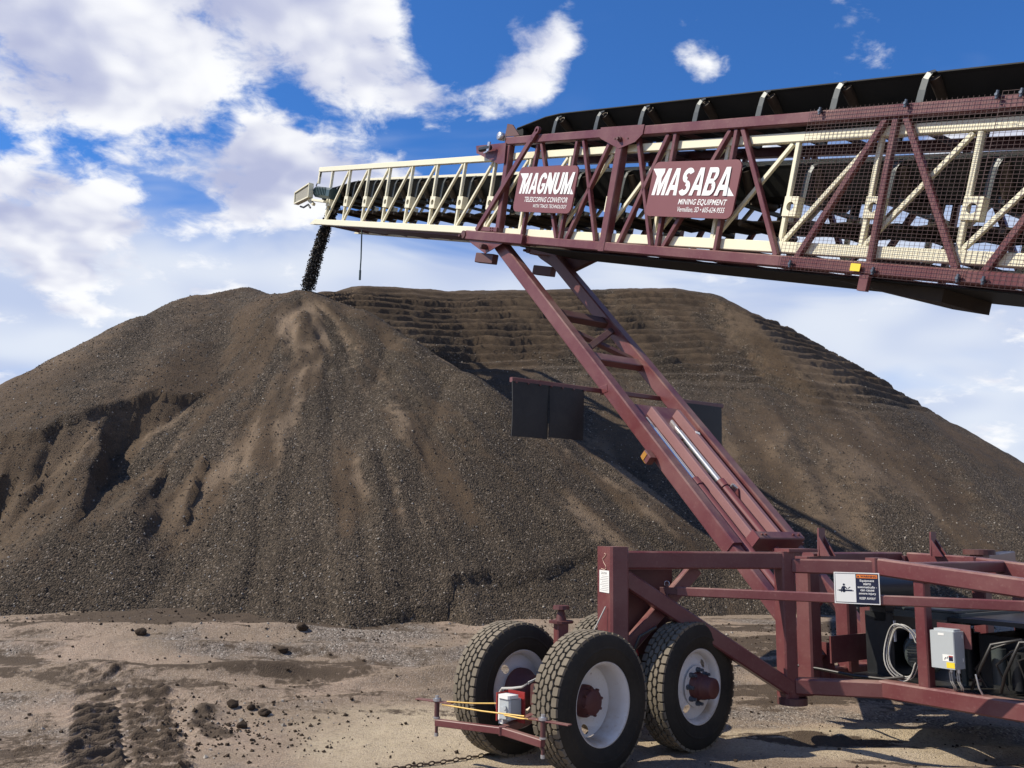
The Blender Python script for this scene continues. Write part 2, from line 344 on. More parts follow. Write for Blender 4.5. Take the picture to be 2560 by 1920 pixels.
def axis(*segs):
    out = []
    for a, b, st in segs: out += list(np.arange(a, b - st * 0.5, st))
    return np.array(out + [segs[-1][1]])
def grid_mesh(name, xs, ys, Z, mat, attrs=None, keep=None):
    nx, ny = len(xs), len(ys)
    X, Y = np.meshgrid(xs, ys); co = np.stack([X, Y, Z], -1).reshape(-1, 3)
    i = np.arange(nx * ny).reshape(ny, nx)
    q = np.stack([i[:-1, :-1], i[:-1, 1:], i[1:, 1:], i[1:, :-1]], -1).reshape(-1, 4)
    if keep is not None:
        k = keep.reshape(-1); q = q[k[q].any(axis=1)]
        used = np.zeros(len(co), bool); used[q.reshape(-1)] = True; mp = np.cumsum(used) - 1
        co = co[used]; q = mp[q]
        if attrs: attrs = {a: v.reshape(-1)[used] for a, v in attrs.items()}
    me = bpy.data.meshes.new(name)
    me.vertices.add(len(co)); me.vertices.foreach_set('co', co.astype(np.float32).ravel())
    me.loops.add(q.size); me.loops.foreach_set('vertex_index', q.astype(np.int32).ravel())
    me.polygons.add(len(q)); me.polygons.foreach_set('loop_start', np.arange(0, q.size, 4, dtype=np.int32))
    me.polygons.foreach_set('use_smooth', np.ones(len(q), bool))
    me.update(calc_edges=True)
    for a, v in (attrs or {}).items():
        at = me.attributes.new(a, 'FLOAT', 'POINT'); at.data.foreach_set('value', np.clip(v, 0, 1).astype(np.float32).ravel())
    me.materials.append(MATS[mat])
    o = bpy.data.objects.new(name, me); col.objects.link(o)
    return o
def tag(o, label=None, cat=None, group=None, kind=None):
    if label: o['label'] = label
    if cat: o['category'] = cat
    if group: o['group'] = group
    if kind: o['kind'] = kind
    return o

# ---------------------------------------------------------------- the yard
gx = axis((-420, -60, 40), (-60, -14, 2.0), (-14, -5.2, 0.12), (-5.2, -1.2, 0.02), (-1.2, 6.0, 0.035), (6, 14, 0.15), (14, 60, 2.0), (60, 420, 40))
gy = axis((-60, 0, 6), (0, 5.6, 0.4), (5.6, 6.9, 0.1), (6.9, 10.2, 0.02), (10.2, 13.4, 0.04), (13.4, 20, 0.4), (20, 60, 4), (60, 900, 60))
GX, GY = np.meshgrid(gx, gy)
GZ = ground_z(GX, GY)
def lug_track(X, Y, x0, y0, x1, y1, half, pitch, depth, chev):
    dx, dy = x1 - x0, y1 - y0; L = math.hypot(dx, dy); dx /= L; dy /= L
    s = (X - x0) * dx + (Y - y0) * dy; c = (X - x0) * dy - (Y - y0) * dx
    wob = 0.03 * fbm(vn3, X * 2, Y * 2, 3)
    m = sst(half + 0.06, half - 0.06, np.abs(c + 2.5 * wob)) * sst(-0.1, 0.15, s) * sst(L + 0.1, L - 0.9, s + 1.2 * fbm(vn2, X * 2.2, Y * 2.2, 3))
    colm = np.where(c > 0.0, 0.5, 0.0) if chev else 0.0
    ph = s / pitch + colm + chev * np.where(c > 0, c, -c) / pitch + 0.22 * fbm(vn1, X * 2.5, Y * 2.5, 3)
    f = ph - np.floor(ph)
    clump = np.clip(0.75 + 1.5 * fbm(vn2, X * 6.0, Y * 6.0, 4, 0.6), 0.0, 1.6)
    prof = np.where(f < 0.55, -0.35, 1.0 * np.sin((f - 0.55) / 0.45 * math.pi) ** 0.7 * clump)
    gapm = sst(0.015, 0.06, np.abs(c)) if chev else 1.0
    return m * (0.45 + 0.55 * (f > 0.55)), m * depth * prof * gapm
mT, zT = lug_track(GX, GY, -2.62, 6.8, -4.15, 10.2, 0.44, 0.20, 0.055, 0.30)
mT2, zT2 = lug_track(GX, GY, -3.50, 6.9, -4.55, 9.6, 0.12, 0.11, 0.022, 0.0)
GZ = GZ + zT * (1 - mT2) + zT2
# curved scuffed band beside the lug print, thrown-up earth at its right
cxr = np.hypot(GX + 1.4, (GY - 9.2)); ringm = sst(0.16, 0.06, np.abs(cxr - 1.8)) * sst(-2.0, -2.4, GX) * sst(1.0, 0.7, np.abs(GY - 8.6))
GZ = GZ + ringm * 0.010 * np.sin(cxr * 130)
bermm = np.exp(-((cxr - 1.46) / 0.14) ** 2) * sst(-2.1, -2.4, GX) * sst(0.75, 0.4, np.abs(GY - 8.65))
GZ = GZ + bermm * (0.055 + 0.07 * fbm(vn2, GX * 7, GY * 7, 4))
# long shallow wheel ruts in front of the toe
for (x0, y0, x1, y1, wd, dp) in [(-9, 10.1, 3, 11.0, 0.22, 0.035), (-9, 10.9, 3, 11.6, 0.2, 0.03), (-8, 9.4, -1.2, 10.0, 0.2, 0.04), (-2.9, 9.3, 0.6, 10.6, 0.16, 0.03), (2.0, 8.2, 8.0, 8.7, 0.22, 0.05), (2.2, 7.7, 8, 7.9, 0.2, 0.04)]:
    L = math.hypot(x1 - x0, y1 - y0); nx_, ny_ = -(y1 - y0) / L, (x1 - x0) / L
    c = (GX - x0) * nx_ + (GY - y0) * ny_ + 0.12 * fbm(vn1, GX * 0.8, GY * 0.8, 3); s = (GX - x0) * ny_ - (GY - y0) * nx_
    m = sst(-0.3, 0.8, s) * sst(L + 0.3, L - 0.8, s) * (0.6 + 1.4 * np.clip(fbm(vn3, GX * 1.1, GY * 1.1, 3) + 0.3, 0, 1))
    GZ = GZ + m * dp * (-np.exp(-(c / wd) ** 2) + 0.9 * np.exp(-((np.abs(c) - 1.6 * wd) / (0.5 * wd)) ** 2))
GZ = GZ + 0.009 * fbm(vn4, GX * 6, GY * 6, 4, 0.6) * sst(5, 6, GY) * (1 - sst(12, 14, GY))
# keep the wheels' footing level
foot = np.exp(-(((GX - 0.9) / 1.5) ** 2 + ((GY - 7.8) / 1.3) ** 2) ** 2); GZ = GZ * (1 - 0.85 * foot)
a_dark = np.maximum.reduce([mT * 0.85, mT2 * 0.5, bermm * 1.0, ringm * 0.35,
    0.85 * sst(-2.2, -4.2, GX + 0.5 * fbm(vn1, GX, GY, 3)) * sst(9.0, 8.0, GY) * (0.6 + fbm(vn2, GX, GY, 3)),
    sst(-0.12, 0.30, fbm(vn1, GX * 0.45 + 3, GY * 3.2, 5, 0.6)) * sst(0.5, -2.5, GX) * sst(8.9, 10.4, GY) * 0.95,
    sst(0.05, 0.35, fbm(vn2, GX * 0.6 + 11, GY * 2.6, 5, 0.6)) * sst(1.2, 2.4, GX) * 0.9,
    sst(0.08, 0.4, fbm(vn4, GX * 0.9, GY * 3.5, 5, 0.6)) * sst(8.0, 9.6, GY) * 0.6,
    sst(11.4, 12.6, GY) * sst(0.5, -1.5, GX) * 0.7])
a_sandy = np.maximum(sst(1.15, 0.55, np.hypot((GX + 0.65) / 1.35, (GY - 8.2) / 1.25) + 0.5 * fbm(vn3, GX * 1.4, GY * 1.4, 4)), 0.9 * sst(1.1, 0.6, np.hypot((GX - 3.0) / 2.4, (GY - 8.3) / 0.6) + 0.6 * fbm(vn3, GX * 1.2, GY * 2.2, 4)))
a_fine = np.clip(0.62 + 1.1 * fbm(vn4, GX * 0.55, GY * 1.1, 4) + 0.6 * a_sandy, 0, 1)
ground = grid_mesh('ground', gx, gy, GZ, 'yard_dirt', dict(dark=a_dark, sandy=a_sandy, fine=a_fine)); tag(ground, kind='structure')
def gz_at(x, y):
    i = min(max(int(np.searchsorted(gx, x)), 1), len(gx) - 1); j = min(max(int(np.searchsorted(gy, y)), 1), len(gy) - 1)
    tx = (x - gx[i - 1]) / (gx[i] - gx[i - 1]); ty = (y - gy[j - 1]) / (gy[j] - gy[j - 1])
    return float((GZ[j - 1, i - 1] * (1 - tx) + GZ[j - 1, i] * tx) * (1 - ty) + (GZ[j, i - 1] * (1 - tx) + GZ[j, i] * tx) * ty)

# ---------------------------------------------------------------- the stockpile
px_ = axis((-26, -14, 0.25), (-14, 9.5, 0.055), (9.5, 14, 0.1), (14, 24, 0.25))
py_ = axis((8.6, 10.4, 0.12), (10.4, 19.5, 0.05), (19.5, 25.6, 0.036), (26, 40, 0.3))
PX, PY = np.meshgrid(px_, py_)
PZ, which, info = pile_z(PX, PY)
gzz = ground_z(PX, PY)
keep = PZ > gzz - 0.12
PZ = np.maximum(PZ, gzz - 0.25)
# skirt of rolled-down stones where the slope meets the yard
t_f = 0.44 + 1.5 * fbm(vn1, info['ang'] * 12, np.sqrt(info['rw'] + .02) * 2.4, 4) + 0.4 * (1 - sst(1.0, 3.5, info['rw']))
t_r = 0.50 + 1.0 * fbm(vn2, PX * 0.9, PY * 0.45, 4) + 0.35 * (1 - sst(2.0, 3.4, info['s']))
t_l = 0.72 + 0.8 * fbm(vn3, PX * 0.7, PY * 0.5, 4) + 0.25 * info['inside']
fine = np.where(which == 0, t_f, np.where(which == 1, t_r, t_l)) - 0.35 * sst(1.6, 0.6, PZ - 0.5)
tan = np.where(which == 0, np.clip(info['tongue'] * (0.9 + 1.2 * fbm(vn4, PX * 2, PY * 2, 3)), 0, 1)
      + 0.7 * sst(0.10, 0.36, fbm(vn3, info['ang'] * 11 + 5, np.sqrt(info['rw'] + .02) * 3.2, 4)) * sst(2.0, 4, info['rw']),
      np.where(which == 1, 0.35 * sst(0.1, 0.4, fbm(vn1, PX * 0.7 + 9, PY * 0.4, 4)), 0.35 * info['inside'] * sst(-0.1, 0.3, fbm(vn4, PX, PY * 0.6, 3)) + 0.2 * sst(0.15, 0.4, fbm(vn1, PX * 0.9, PY * 0.4, 4))))
pile = grid_mesh('gravel_stockpile', px_, py_, PZ, 'pile_gravel', dict(fine=fine, tan=tan), keep)
tag(pile, 'huge brown gravel stockpile with a fresh cone, a dug-out left face and terraced right flank', 'stockpile')

# ---------------------------------------------------------------- mesh builder
class MB:
    """collects boxes, tubes, prisms and lathes; build() links them as ONE mesh object"""
    def __init__(s): s.v = []; s.f = []; s.sm = []
    def add(s, vs, fs, smooth=False):
        o = len(s.v); s.v += [tuple(p) for p in vs]; s.f += [tuple(i + o for i in f) for f in fs]; s.sm += [smooth] * len(fs)
        return s
    def beam(s, p, q, a, b, up=None, c=None):
        """square tube from p to q, width a (sideways), height b (along up), chamfered long edges"""
        p = Vector(p); q = Vector(q); d = (q - p).normalized()
        up = Vector(up) if up is not None else Vector((0, 0, 1))
        side = d.cross(up)
        if side.length < 1e-4: side = d.cross(Vector((1, 0, 0)))
        side.normalize(); u = side.cross(d).normalized()
        if c is None: c = min(a, b) * 0.10
        a2, b2 = a / 2, b / 2
        pr = [(-a2 + c, -b2), (a2 - c, -b2), (a2, -b2 + c), (a2, b2 - c), (a2 - c, b2), (-a2 + c, b2), (-a2, b2 - c), (-a2, -b2 + c)]
        vs = [p + side * x + u * y for x, y in pr] + [q + side * x + u * y for x, y in pr]
        fs = [(i, (i + 1) % 8, 8 + (i + 1) % 8, 8 + i) for i in range(8)] + [tuple(range(7, -1, -1)), tuple(range(8, 16))]
        return s.add(vs, fs)
    def tube(s, pts, r, n=10, cap=True):
        pts = [Vector(p) for p in pts]; rs = r if isinstance(r, (list, tuple)) else [r] * len(pts)
        vs = []; fs = []; prev = None
        for i, p in enumerate(pts):
            d = (pts[min(i + 1, len(pts) - 1)] - pts[max(i - 1, 0)]).normalized()
            a = prev if prev is not None else (Vector((0, 0, 1)) if abs(d.z) < 0.9 else Vector((1, 0, 0)))
            x = (a - d * a.dot(d)).normalized(); prev = x; y = d.cross(x)
            vs += [p + (x * math.cos(2 * math.pi * k / n) + y * math.sin(2 * math.pi * k / n)) * rs[i] for k in range(n)]
        for i in range(len(pts) - 1):
            fs += [(i * n + k, i * n + (k + 1) % n, (i + 1) * n + (k + 1) % n, (i + 1) * n + k) for k in range(n)]
        s.add(vs, fs, True)
        if cap:
            m = (len(pts) - 1) * n
            s.add(vs[:n], [tuple(range(n - 1, -1, -1))]); s.add(vs[m:m + n], [tuple(range(n))])
        return s
    def prism(s, pts, ext):
        """flat outline pts extruded by the vector ext"""
        pts = [Vector(p) for p in pts]; e = Vector(ext); n = len(pts)
        vs = pts + [p + e for p in pts]
        return s.add(vs, [tuple(range(n - 1, -1, -1)), tuple(range(n, 2 * n))] + [(i, (i + 1) % n, n + (i + 1) % n, n + i) for i in range(n)])
    def lathe(s, prof, o, axis, n=40, smooth=True):
        """profile [(distance along axis, radius)] turned about the axis through o"""
        o = Vector(o); ax = Vector(axis).normalized(); x = ax.orthogonal().normalized(); y = ax.cross(x); m = len(prof); vs = []
        for k in range(n):
            c = x * math.cos(2 * math.pi * k / n) + y * math.sin(2 * math.pi * k / n)
            vs += [o + ax * h + c * r for h, r in prof]
        fs = [(k * m + i, k * m + i + 1, ((k + 1) % n) * m + i + 1, ((k + 1) % n) * m + i) for k in range(n) for i in range(m - 1)]
        return s.add(vs, fs, smooth)
    def sheet(s, rows, smooth=True):
        n = len(rows[0]); vs = [p for r in rows for p in r]
        return s.add(vs, [(i * n + j, i * n + j + 1, (i + 1) * n + j + 1, (i + 1) * n + j) for i in range(len(rows) - 1) for j in range(n - 1)], smooth)
    def build(s, name, mat, parent=None, fix=True):
        me = bpy.data.meshes.new(name); off = ROOT if parent is not None else Vector((0, 0, 0))
        me.from_pydata([tuple(Vector(v) - off) for v in s.v], [], s.f)
        me.polygons.foreach_set('use_smooth', s.sm)
        if fix:
            bm = bmesh.new(); bm.from_mesh(me); bmesh.ops.recalc_face_normals(bm, faces=bm.faces); bm.to_mesh(me); bm.free()
        me.materials.append(MATS[mat]); me.update()
        o = bpy.data.objects.new(name, me); col.objects.link(o)
        if parent is not None: o.parent = parent
        return o
ROOT = Vector((0, 0, 0))

# ---------------------------------------------------------------- the telescoping conveyor
# conveyor frame: u up the incline (away from the camera, to the left), v square to it, w across (0 = near side)
AZ, INC, CN = R(-35.1), R(17.1), 7.3
AH = Vector((math.sin(AZ), math.cos(AZ), 0)); WV = Vector((math.cos(AZ), -math.sin(AZ), 0)); ZV = Vector((0, 0, 1))
UV = AH * math.cos(INC) + ZV * math.sin(INC); VV = -AH * math.sin(INC) + ZV * math.cos(INC)
OC = Vector((0.19174, 12.42271, 5.6887))
def T(u, v, w=0.0): return OC + UV * u + VV * v + WV * w
def B(a, w, z): return AH * a + WV * (CN + w) + ZV * z          # level frame of the undercarriage
conv = bpy.data.objects.new('telescoping_conveyor', None); col.objects.link(conv)
ROOT = B(5.2, 0.8, 0.0); conv.location = ROOT; conv.empty_display_size = 0.5
tag(conv, 'maroon and cream telescoping conveyor on a wheeled undercarriage pouring gravel onto the pile', 'conveyor')
WO = 1.30                                                       # width of the outer truss
UEND = -12.6

# outer truss ----------------------------------------------------
def tube_uv(m, u0, v0, u1, v1, w, a, b, **k): m.beam(T(u0, v0, w), T(u1, v1, w), a, b, VV, **k)
m = MB()
for w in (0.055, WO - 0.055):
    tube_uv(m, 1.10, 1.535, UEND, 1.555, w, 0.11, 0.115)        # top chord
    tube_uv(m, 0.16, 0.105, UEND, 0.115, w, 0.11, 0.115)        # bottom chord
outer = m.build('outer_truss', 'maroon', conv)
NEAR = [(0.89, .19, 1.01, 1.47, .11), (0.26, .165, 0.28, 1.47, .05), (0.19, 1.47, -0.57, .165, .05), (-0.65, .165, -0.64, 1.47, .05),
        (-0.80, .165, -1.36, 1.47, .06), (-0.78, 1.47, -1.42, .165, .05), (-1.88, .165, -2.41, 1.48, .06), (-1.86, 1.48, -2.47, .165, .05),
        (-2.58, .165, -2.53, 1.48, .055), (-2.69, .165, -3.39, 1.48, .055), (-3.52, .165, -3.48, 1.48, .05), (-3.57, 1.48, -4.37, .165, .055),
        (-4.63, .165, -5.31, 1.49, .06), (-5.46, .165, -5.41, 1.49, .06), (-5.51, 1.49, -6.30, .165, .06)]
u = -6.55
while u > UEND + 1.2:
    NEAR += [(u, .165, u - .68, 1.49, .06), (u - .83, .165, u - .78, 1.49, .06), (u - .88, 1.49, u - 1.67, .165, .06)]; u -= 1.92
for w in (0.055, WO - 0.055):
    for (u0, v0, u1, v1, t) in NEAR:
        b = MB(); b.beam(T(u0, v0, w), T(u1, v1, w), 0.06 if t < .1 else .1, t, UV); b.build('brace', 'maroon', outer)
    b = MB(); b.beam(T(-1.62, 0.045, w - .004), T(-1.585, 1.50, w - .004), 0.115, 0.13, UV); b.build('splice_post', 'maroon', outer)
# long front diagonal whose flat top carries a lifting eye
b = MB(); b.beam(T(1.40, .18, -.025), T(0.33, 1.56, -.025), .045, .085, UV)
e0 = T(0.25, 1.64, -.0475); ex = (T(0.25, 1.64) - T(0.40, 1.46)).normalized(); ey = ex.cross(WV).normalized()
ring = [(math.cos(t) * .055, math.sin(t) * .055) for t in np.linspace(-math.pi / 2, math.pi / 2, 9)]
inn = [(math.cos(t) * .028 + .0, math.sin(t) * .022) for t in np.linspace(0, 2 * math.pi, 17)[:-1]]
outl = [(-.16, -.043)] + [(x * 1.0, y * .95) for x, y in ring] + [(-.16, .043)]
# eye plate as ring of quads around the hole
outp = []
for k in range(16):
    t = 2 * math.pi * k / 16; cx, cy = math.cos(t), math.sin(t)
    outp.append((max(cx * .058, -.05), cy * .05))
for zoff in (0, .045):
    pass
vs = [e0 + ex * x + ey * y for x, y in inn] + [e0 + ex * x + ey * y for x, y in outp] + [e0 + WV * .045 + ex * x + ey * y for x, y in inn] + [e0 + WV * .045 + ex * x + ey * y for x, y in outp]
fs = []
for k in range(16):
    j = (k + 1) % 16
    fs += [(k, j, 16 + j, 16 + k), (32 + k, 32 + j, 48 + j, 48 + k), (k, j, 32 + j, 32 + k), (16 + k, 16 + j, 48 + j, 48 + k)]
b.add(vs, fs); b.beam(T(0.36, 1.50, -.025), e0 + WV * .0225 - ex * .045, .045, .085, UV)
b.build('lifting_eye_brace', 'maroon', outer)
# splice gussets top and bottom with their bolts
for w, sg in ((-.012, 1), (WO, 1)):
    b = MB(); b.prism([T(u_, v_, w) for u_, v_ in [(-1.16, 1.612), (-2.0, 1.605), (-2.0, 1.49), (-1.89, 1.40), (-1.6, 1.325), (-1.22, 1.46), (-1.16, 1.49)]], WV * .012); b.build('gusset_plate', 'maroon', outer)
b = MB()
for u_, v_, r_ in ((-1.60, 1.44, .034), (-1.49, 1.455, .011), (-1.74, 1.45, .011)):
    b.tube([T(u_, v_, -.012), T(u_, v_, -.04 if r_ > .02 else -.02)], r_, 10)
b.beam(T(-1.60, 1.44, -.04), T(-1.60, 1.44, -.07), .035, .035)
b.build('splice_pin', 'maroon_muddy', outer)
# cross ties, top and bottom
ties = [-0.6 - 0.95 * k for k in range(13)]
for u_ in ties:
    b = MB(); b.beam(T(u_, .09, .11), T(u_, .09, WO - .11), .07, .07, VV); b.build('cross_tie', 'maroon_muddy', outer)
for k, u_ in enumerate(ties[:-1]):
    b = MB(); b.beam(T(u_ - .04, .07, .11), T(ties[k + 1] + .04, .07, WO - .11), .04, .04, VV); b.build('cross_brace', 'maroon_muddy', outer)
    b = MB(); b.beam(T(u_, 1.52, .11), T(u_, 1.52, WO - .11), .05, .05, VV); b.build('cross_tie', 'maroon_muddy', outer)
# front end: guide shoe plates above, long saddle and pin gusset below
for w in (-.022, WO + .010):
    b = MB(); b.prism([T(u_, v_, w) for u_, v_ in [(1.88, 1.485), (1.03, 1.50), (0.98, 1.20), (1.14, 1.19), (1.83, 1.37)]], WV * .014); b.build('guide_plate', 'maroon', outer)
    b = MB(); b.prism([T(u_, v_, w + (.002 if w < 0 else -.002)) for u_, v_ in [(1.65, .045), (.58, .045), (1.06, -.15), (1.50, -.02)]], WV * .014); b.build('pin_gusset', 'maroon', outer)
    b = MB(); b.tube([T(1.05, -.055, w - .012), T(1.05, -.055, w - .09)], .042, 12); b.beam(T(1.05, -.055, w - .09), T(1.05, -.055, w - .11), .07, .05, VV); b.build('pivot_pin', 'maroon_muddy', outer)
    w2 = 0.03 if w < 0 else WO - .03
    b = MB(); b.beam(T(1.68, .10, w2), T(.10, .10, w2), .17, .145, VV); b.build('saddle_beam', 'maroon', outer)
    b = MB(); b.beam(T(1.40, .215, w2), T(.86, .215, w2), .10, .07, VV)
    for q in range(4): b.tube([T(1.03 - .06 * (q % 2), .20 + .035 * (q // 2), w2 - .05), T(1.03 - .06 * (q % 2), .20 + .035 * (q // 2), w2 - .062)], .01, 6)
    b.build('roller_block', 'maroon', outer)
    b = MB(); b.tube([T(1.72, .10, w2 - .10), T(1.72, .10, w2 + .06)], .062, 14); b.tube([T(1.78, .075, w2 - .13), T(1.78, .075, w2 - .04)], .022, 10); b.build('track_roller', 'maroon_muddy', outer)
b = MB(); b.beam(T(1.60, 1.40, -.10), T(1.32, 1.42, -.10), .07, .075, VV, c=.02); b.build('sensor_camera', 'engine_black', outer)
b = MB(); b.beam(T(1.34, 1.36, -.12), T(1.34, 1.50, -.12), .02, .06, UV); b.beam(T(1.34, 1.36, -.12), T(1.44, 1.335, -.12), .02, .02); b.build('sensor_bracket', 'zinc', outer)
for w in (.06, WO - .14):                                       # lamps under the front end
    b = MB(); b.beam(T(1.46, -.215, w + .06), T(.97, -.21, w + .06), .10, .15, VV); lb = b.build('lamp_box', 'maroon_muddy', outer)
    b = MB(); b.beam(T(1.475, -.215, w + .06), T(1.462, -.215, w + .06), .085, .13, VV); b.build('tail_lamp', 'red_paint', outer)
# tail pulley plate and bearing of the upper belt at the truss's front
for w in (.0, WO - .02):
    b = MB(); b.prism([T(u_, v_, w) for u_, v_ in [(1.13, 1.60), (1.12, 1.79), (.98, 1.77), (.74, 1.60)]], WV * .02); b.build('pulley_plate', 'maroon_muddy', outer)
b = MB(); b.lathe([(-.05, 0), (-.05, .055), (0, .062), (.05, .062), (.05, .03), (.06, 0)], T(1.20, 1.60, -.01), -WV, 20); b.build('pulley_bearing', 'zinc', outer)
b = MB(); b.tube([T(1.0, 1.66, .15), T(1.0, 1.66, WO - .15)], .12, 20); b.build('pulley_drum', 'belt_rubber', outer)
b = MB(); b.prism([T(u_, v_, WO - .012) for u_, v_ in [(1.85, 1.22), (1.0, 1.22), (1.0, .93), (1.60, .92)]], WV * .01); b.build('inner_guide_plate', 'maroon_muddy', outer)
# sloping chute plate under the truss further back
b = MB(); b.prism([T(u_, v_, .25) for u_, v_ in [(-4.85, .02), (-6.11, .02), (-6.11, -.10), (-5.75, -.085)]], WV * .8); b.build('under_chute', 'belt_return', outer)
b = MB(); b.beam(T(-5.47, .05, .02), T(-5.47, -.10, .02), .05, .10, UV); b.build('bracket', 'maroon', outer)
b = MB(); b.prism([T(u_, v_, WO - .1) for u_, v_ in [(1.25, .04), (0.02, .04), (.60, -.20)]], WV * .1); b.build('pin_gusset', 'maroon_muddy', outer)

# safety guard of welded wire over the near side -----------------
def wire_guard(u0, u1, v0, v1, w):
    g = MB(); r = .0013; step, stepv = .048, .034
    def bar(p, q, a): 
        d = a * r; e = WV * r
        P0 = [p - d - e, p + d - e, p + d + e, p - d + e]; Q0 = [q - d - e, q + d - e, q + d + e, q - d + e]
        g.add(P0 + Q0, [(0, 1, 5, 4), (1, 2, 6, 5), (2, 3, 7, 6), (3, 0, 4, 7)])
    for k in range(int((u1 - u0) / -step) + 1): bar(T(u0 - k * step, v0, w), T(u0 - k * step, v1, w), UV)
    for k in range(int((v1 - v0) / stepv) + 1): bar(T(u0, v0 + k * stepv, w - .004), T(u1, v0 + k * stepv, w - .004), VV)
    return g.build('wire_guard', 'guard_wire', outer, fix=False)
wire_guard(-4.47, -6.42, .03, 1.615, -.016); wire_guard(-6.40, -8.85, .03, 1.63, -.026); wire_guard(-8.83, -11.2, .03, 1.63, -.016)
for u_, v_ in [(-4.6, 1.585), (-5.53, 1.59), (-6.36, 1.6), (-6.56, 1.6), (-7.6, 1.6), (-4.63, .085), (-5.57, .085), (-6.38, .085), (-6.6, .085), (-7.6, .085)]:
    b = MB(); b.tube([T(u_, v_ - .035, -.035), T(u_, v_ + .035, -.035)], .014, 8); b.tube([T(u_, v_, 0), T(u_, v_, -.055)], .014, 6); b.build('guard_clamp', 'dark_bolt', outer)
b = MB(); b.beam(T(-5.325, .105, -.0325), T(-5.43, .105, -.0325), .004, .07, VV, c=.0005); b.build('warning_sticker', 'sticker_yellow', outer)

# upper belt on its idlers ---------------------------------------
def belt(sec, name, mat, u0, u1, thick=.012, n=2):
    g = MB(); pts = list(np.linspace(u0, u1, n))
    for off in (0, thick):
        g.sheet([[T(u_, v_ - off, w_) for w_, v_ in sec(u_)] for u_ in pts], False)
    for e in (0, -1):
        g.sheet([[T(u_, sec(u_)[e][1], sec(u_)[e][0]) for u_ in pts], [T(u_, sec(u_)[e][1] - thick, sec(u_)[e][0]) for u_ in pts]], False)
    return g.build(name, mat, conv)
def sec_outer(u_):
    f = min(max((u_ - .2) / .9, 0), 1); rise = .29 * (1 - f) + .13 * f; dz = -.01 * u_
    return [(.13, 1.60 + rise + .02), (.16, 1.60 + rise), (.42, 1.66 + f * .05), (.88, 1.66 + f * .05), (WO - .16, 1.60 + rise), (WO - .13, 1.60 + rise + .02)]
ob = belt(sec_outer, 'upper_belt', 'belt_rubber', 1.05, UEND, n=40)
tag(ob, 'black troughed belt along the top of the maroon truss')
rb = belt(lambda u_: [(.14, .03), (WO - .14, .03)], 'upper_return_belt', 'belt_rubber', .4, UEND, n=3)

def idler(u_, vb, vt, wn, wf, wing, brace_w, name='belt_idler'):
    """troughing idler: two curved end brackets, a cross angle and three rollers"""
    g = MB(); cw = (wn + wf) / 2
    for s, w_ in ((1, wn), (-1, wf)):
        path = [T(u_, vb, w_), T(u_ - .005, vb + (vt - vb) * .45, w_), T(u_ - .012, vb + (vt - vb) * .75, w_ + s * .004), T(u_ - .03, vb + (vt - vb) * .93, w_ + s * .02), T(u_ - .065, vt, w_ + s * .045)]
        for p, q, wd in zip(path[:-1], path[1:], (.075, .07, .065, .05)): g.beam(p, q, .012, wd, UV, c=.002)
        for p, q in zip(path[:-1], path[1:]): g.beam(p + UV * .034 + WV * s * .018, q + UV * .030 + WV * s * .018, .036, .006, UV, c=.001)
    g.beam(T(u_, vb + .01, wn), T(u_, vb + .01, wf), .06, .045, VV)
    for s, w_ in ((1, cw - brace_w), (-1, cw + brace_w)): g.beam(T(u_, vb + .01, w_), T(u_, vb + .10, w_), .012, .06, UV)
    o = g.build(name, 'idler_steel', conv)
    g = MB(); g.tube([T(u_ - .055, vt - .045, wn + .06), T(u_ - .055, vb + .10, cw - brace_w - .01)], .055, 14); g.build('roller', 'roller_steel', o)
    g = MB(); g.tube([T(u_ - .055, vt - .045, wf - .06), T(u_ - .055, vb + .10, cw + brace_w + .01)], .055, 14); g.build('roller', 'roller_steel', o)
    g = MB(); g.tube([T(u_ - .055, vb + .075, cw - brace_w + .01), T(u_ - .055, vb + .075, cw + brace_w - .01)], .055, 14); g.build('roller', 'roller_steel', o)
    return o
for u_ in [0.02, -.92, -1.80, -2.75, -3.70, -4.65, -5.58, -6.55, -7.5, -8.45]:
    idler(u_, 1.575 - .003 * u_, 1.86 - .010 * u_, .085, WO - .085, .26, .23)

# inner (telescoping) truss --------------------------------------
def dv(u_): return -.0105 * u_
TIP = 8.55
WI0, WI1 = .127, WO - .127
m = MB()
for w in (WI0, WI1):
    m.beam(T(TIP, 1.335 + dv(TIP), w), T(-9.5, 1.335 + dv(-9.5), w), .075, .10, VV)
    m.beam(T(TIP - .25, .215 + dv(TIP), w), T(-9.5, .215 + dv(-9.5), w), .085, .115, VV)
    m.prism([T(TIP - .25, .155 + dv(TIP), w - .0425), T(TIP + .02, .155 + dv(TIP), w - .0425), T(TIP - .25, .272 + dv(TIP), w - .0425)], WV * .085)
inner = m.build('inner_truss', 'cream', conv)
UP = [1.42 + .911 * k for k in range(8)] + [1.42 - .957 * k for k in range(1, 11)]
UP.sort(reverse=True)
for w in (WI0, WI1):
    for i, u_ in enumerate(UP):
        b = MB(); b.beam(T(u_, .27 + dv(u_), w), T(u_ + .03, 1.29 + dv(u_), w), .05, .05, UV); b.build('post', 'cream', inner)
        if i + 1 < len(UP):
            b = MB(); b.beam(T(u_ - .03, .275 + dv(u_), w), T(UP[i + 1] + .10, 1.285 + dv(u_), w), .04, .045, UV); b.build('brace', 'cream', inner)
    b = MB(); b.beam(T(TIP - .03, .95, w), T(TIP - .02, 1.25, w), .05, .06, UV); b.build('post', 'cream', inner)
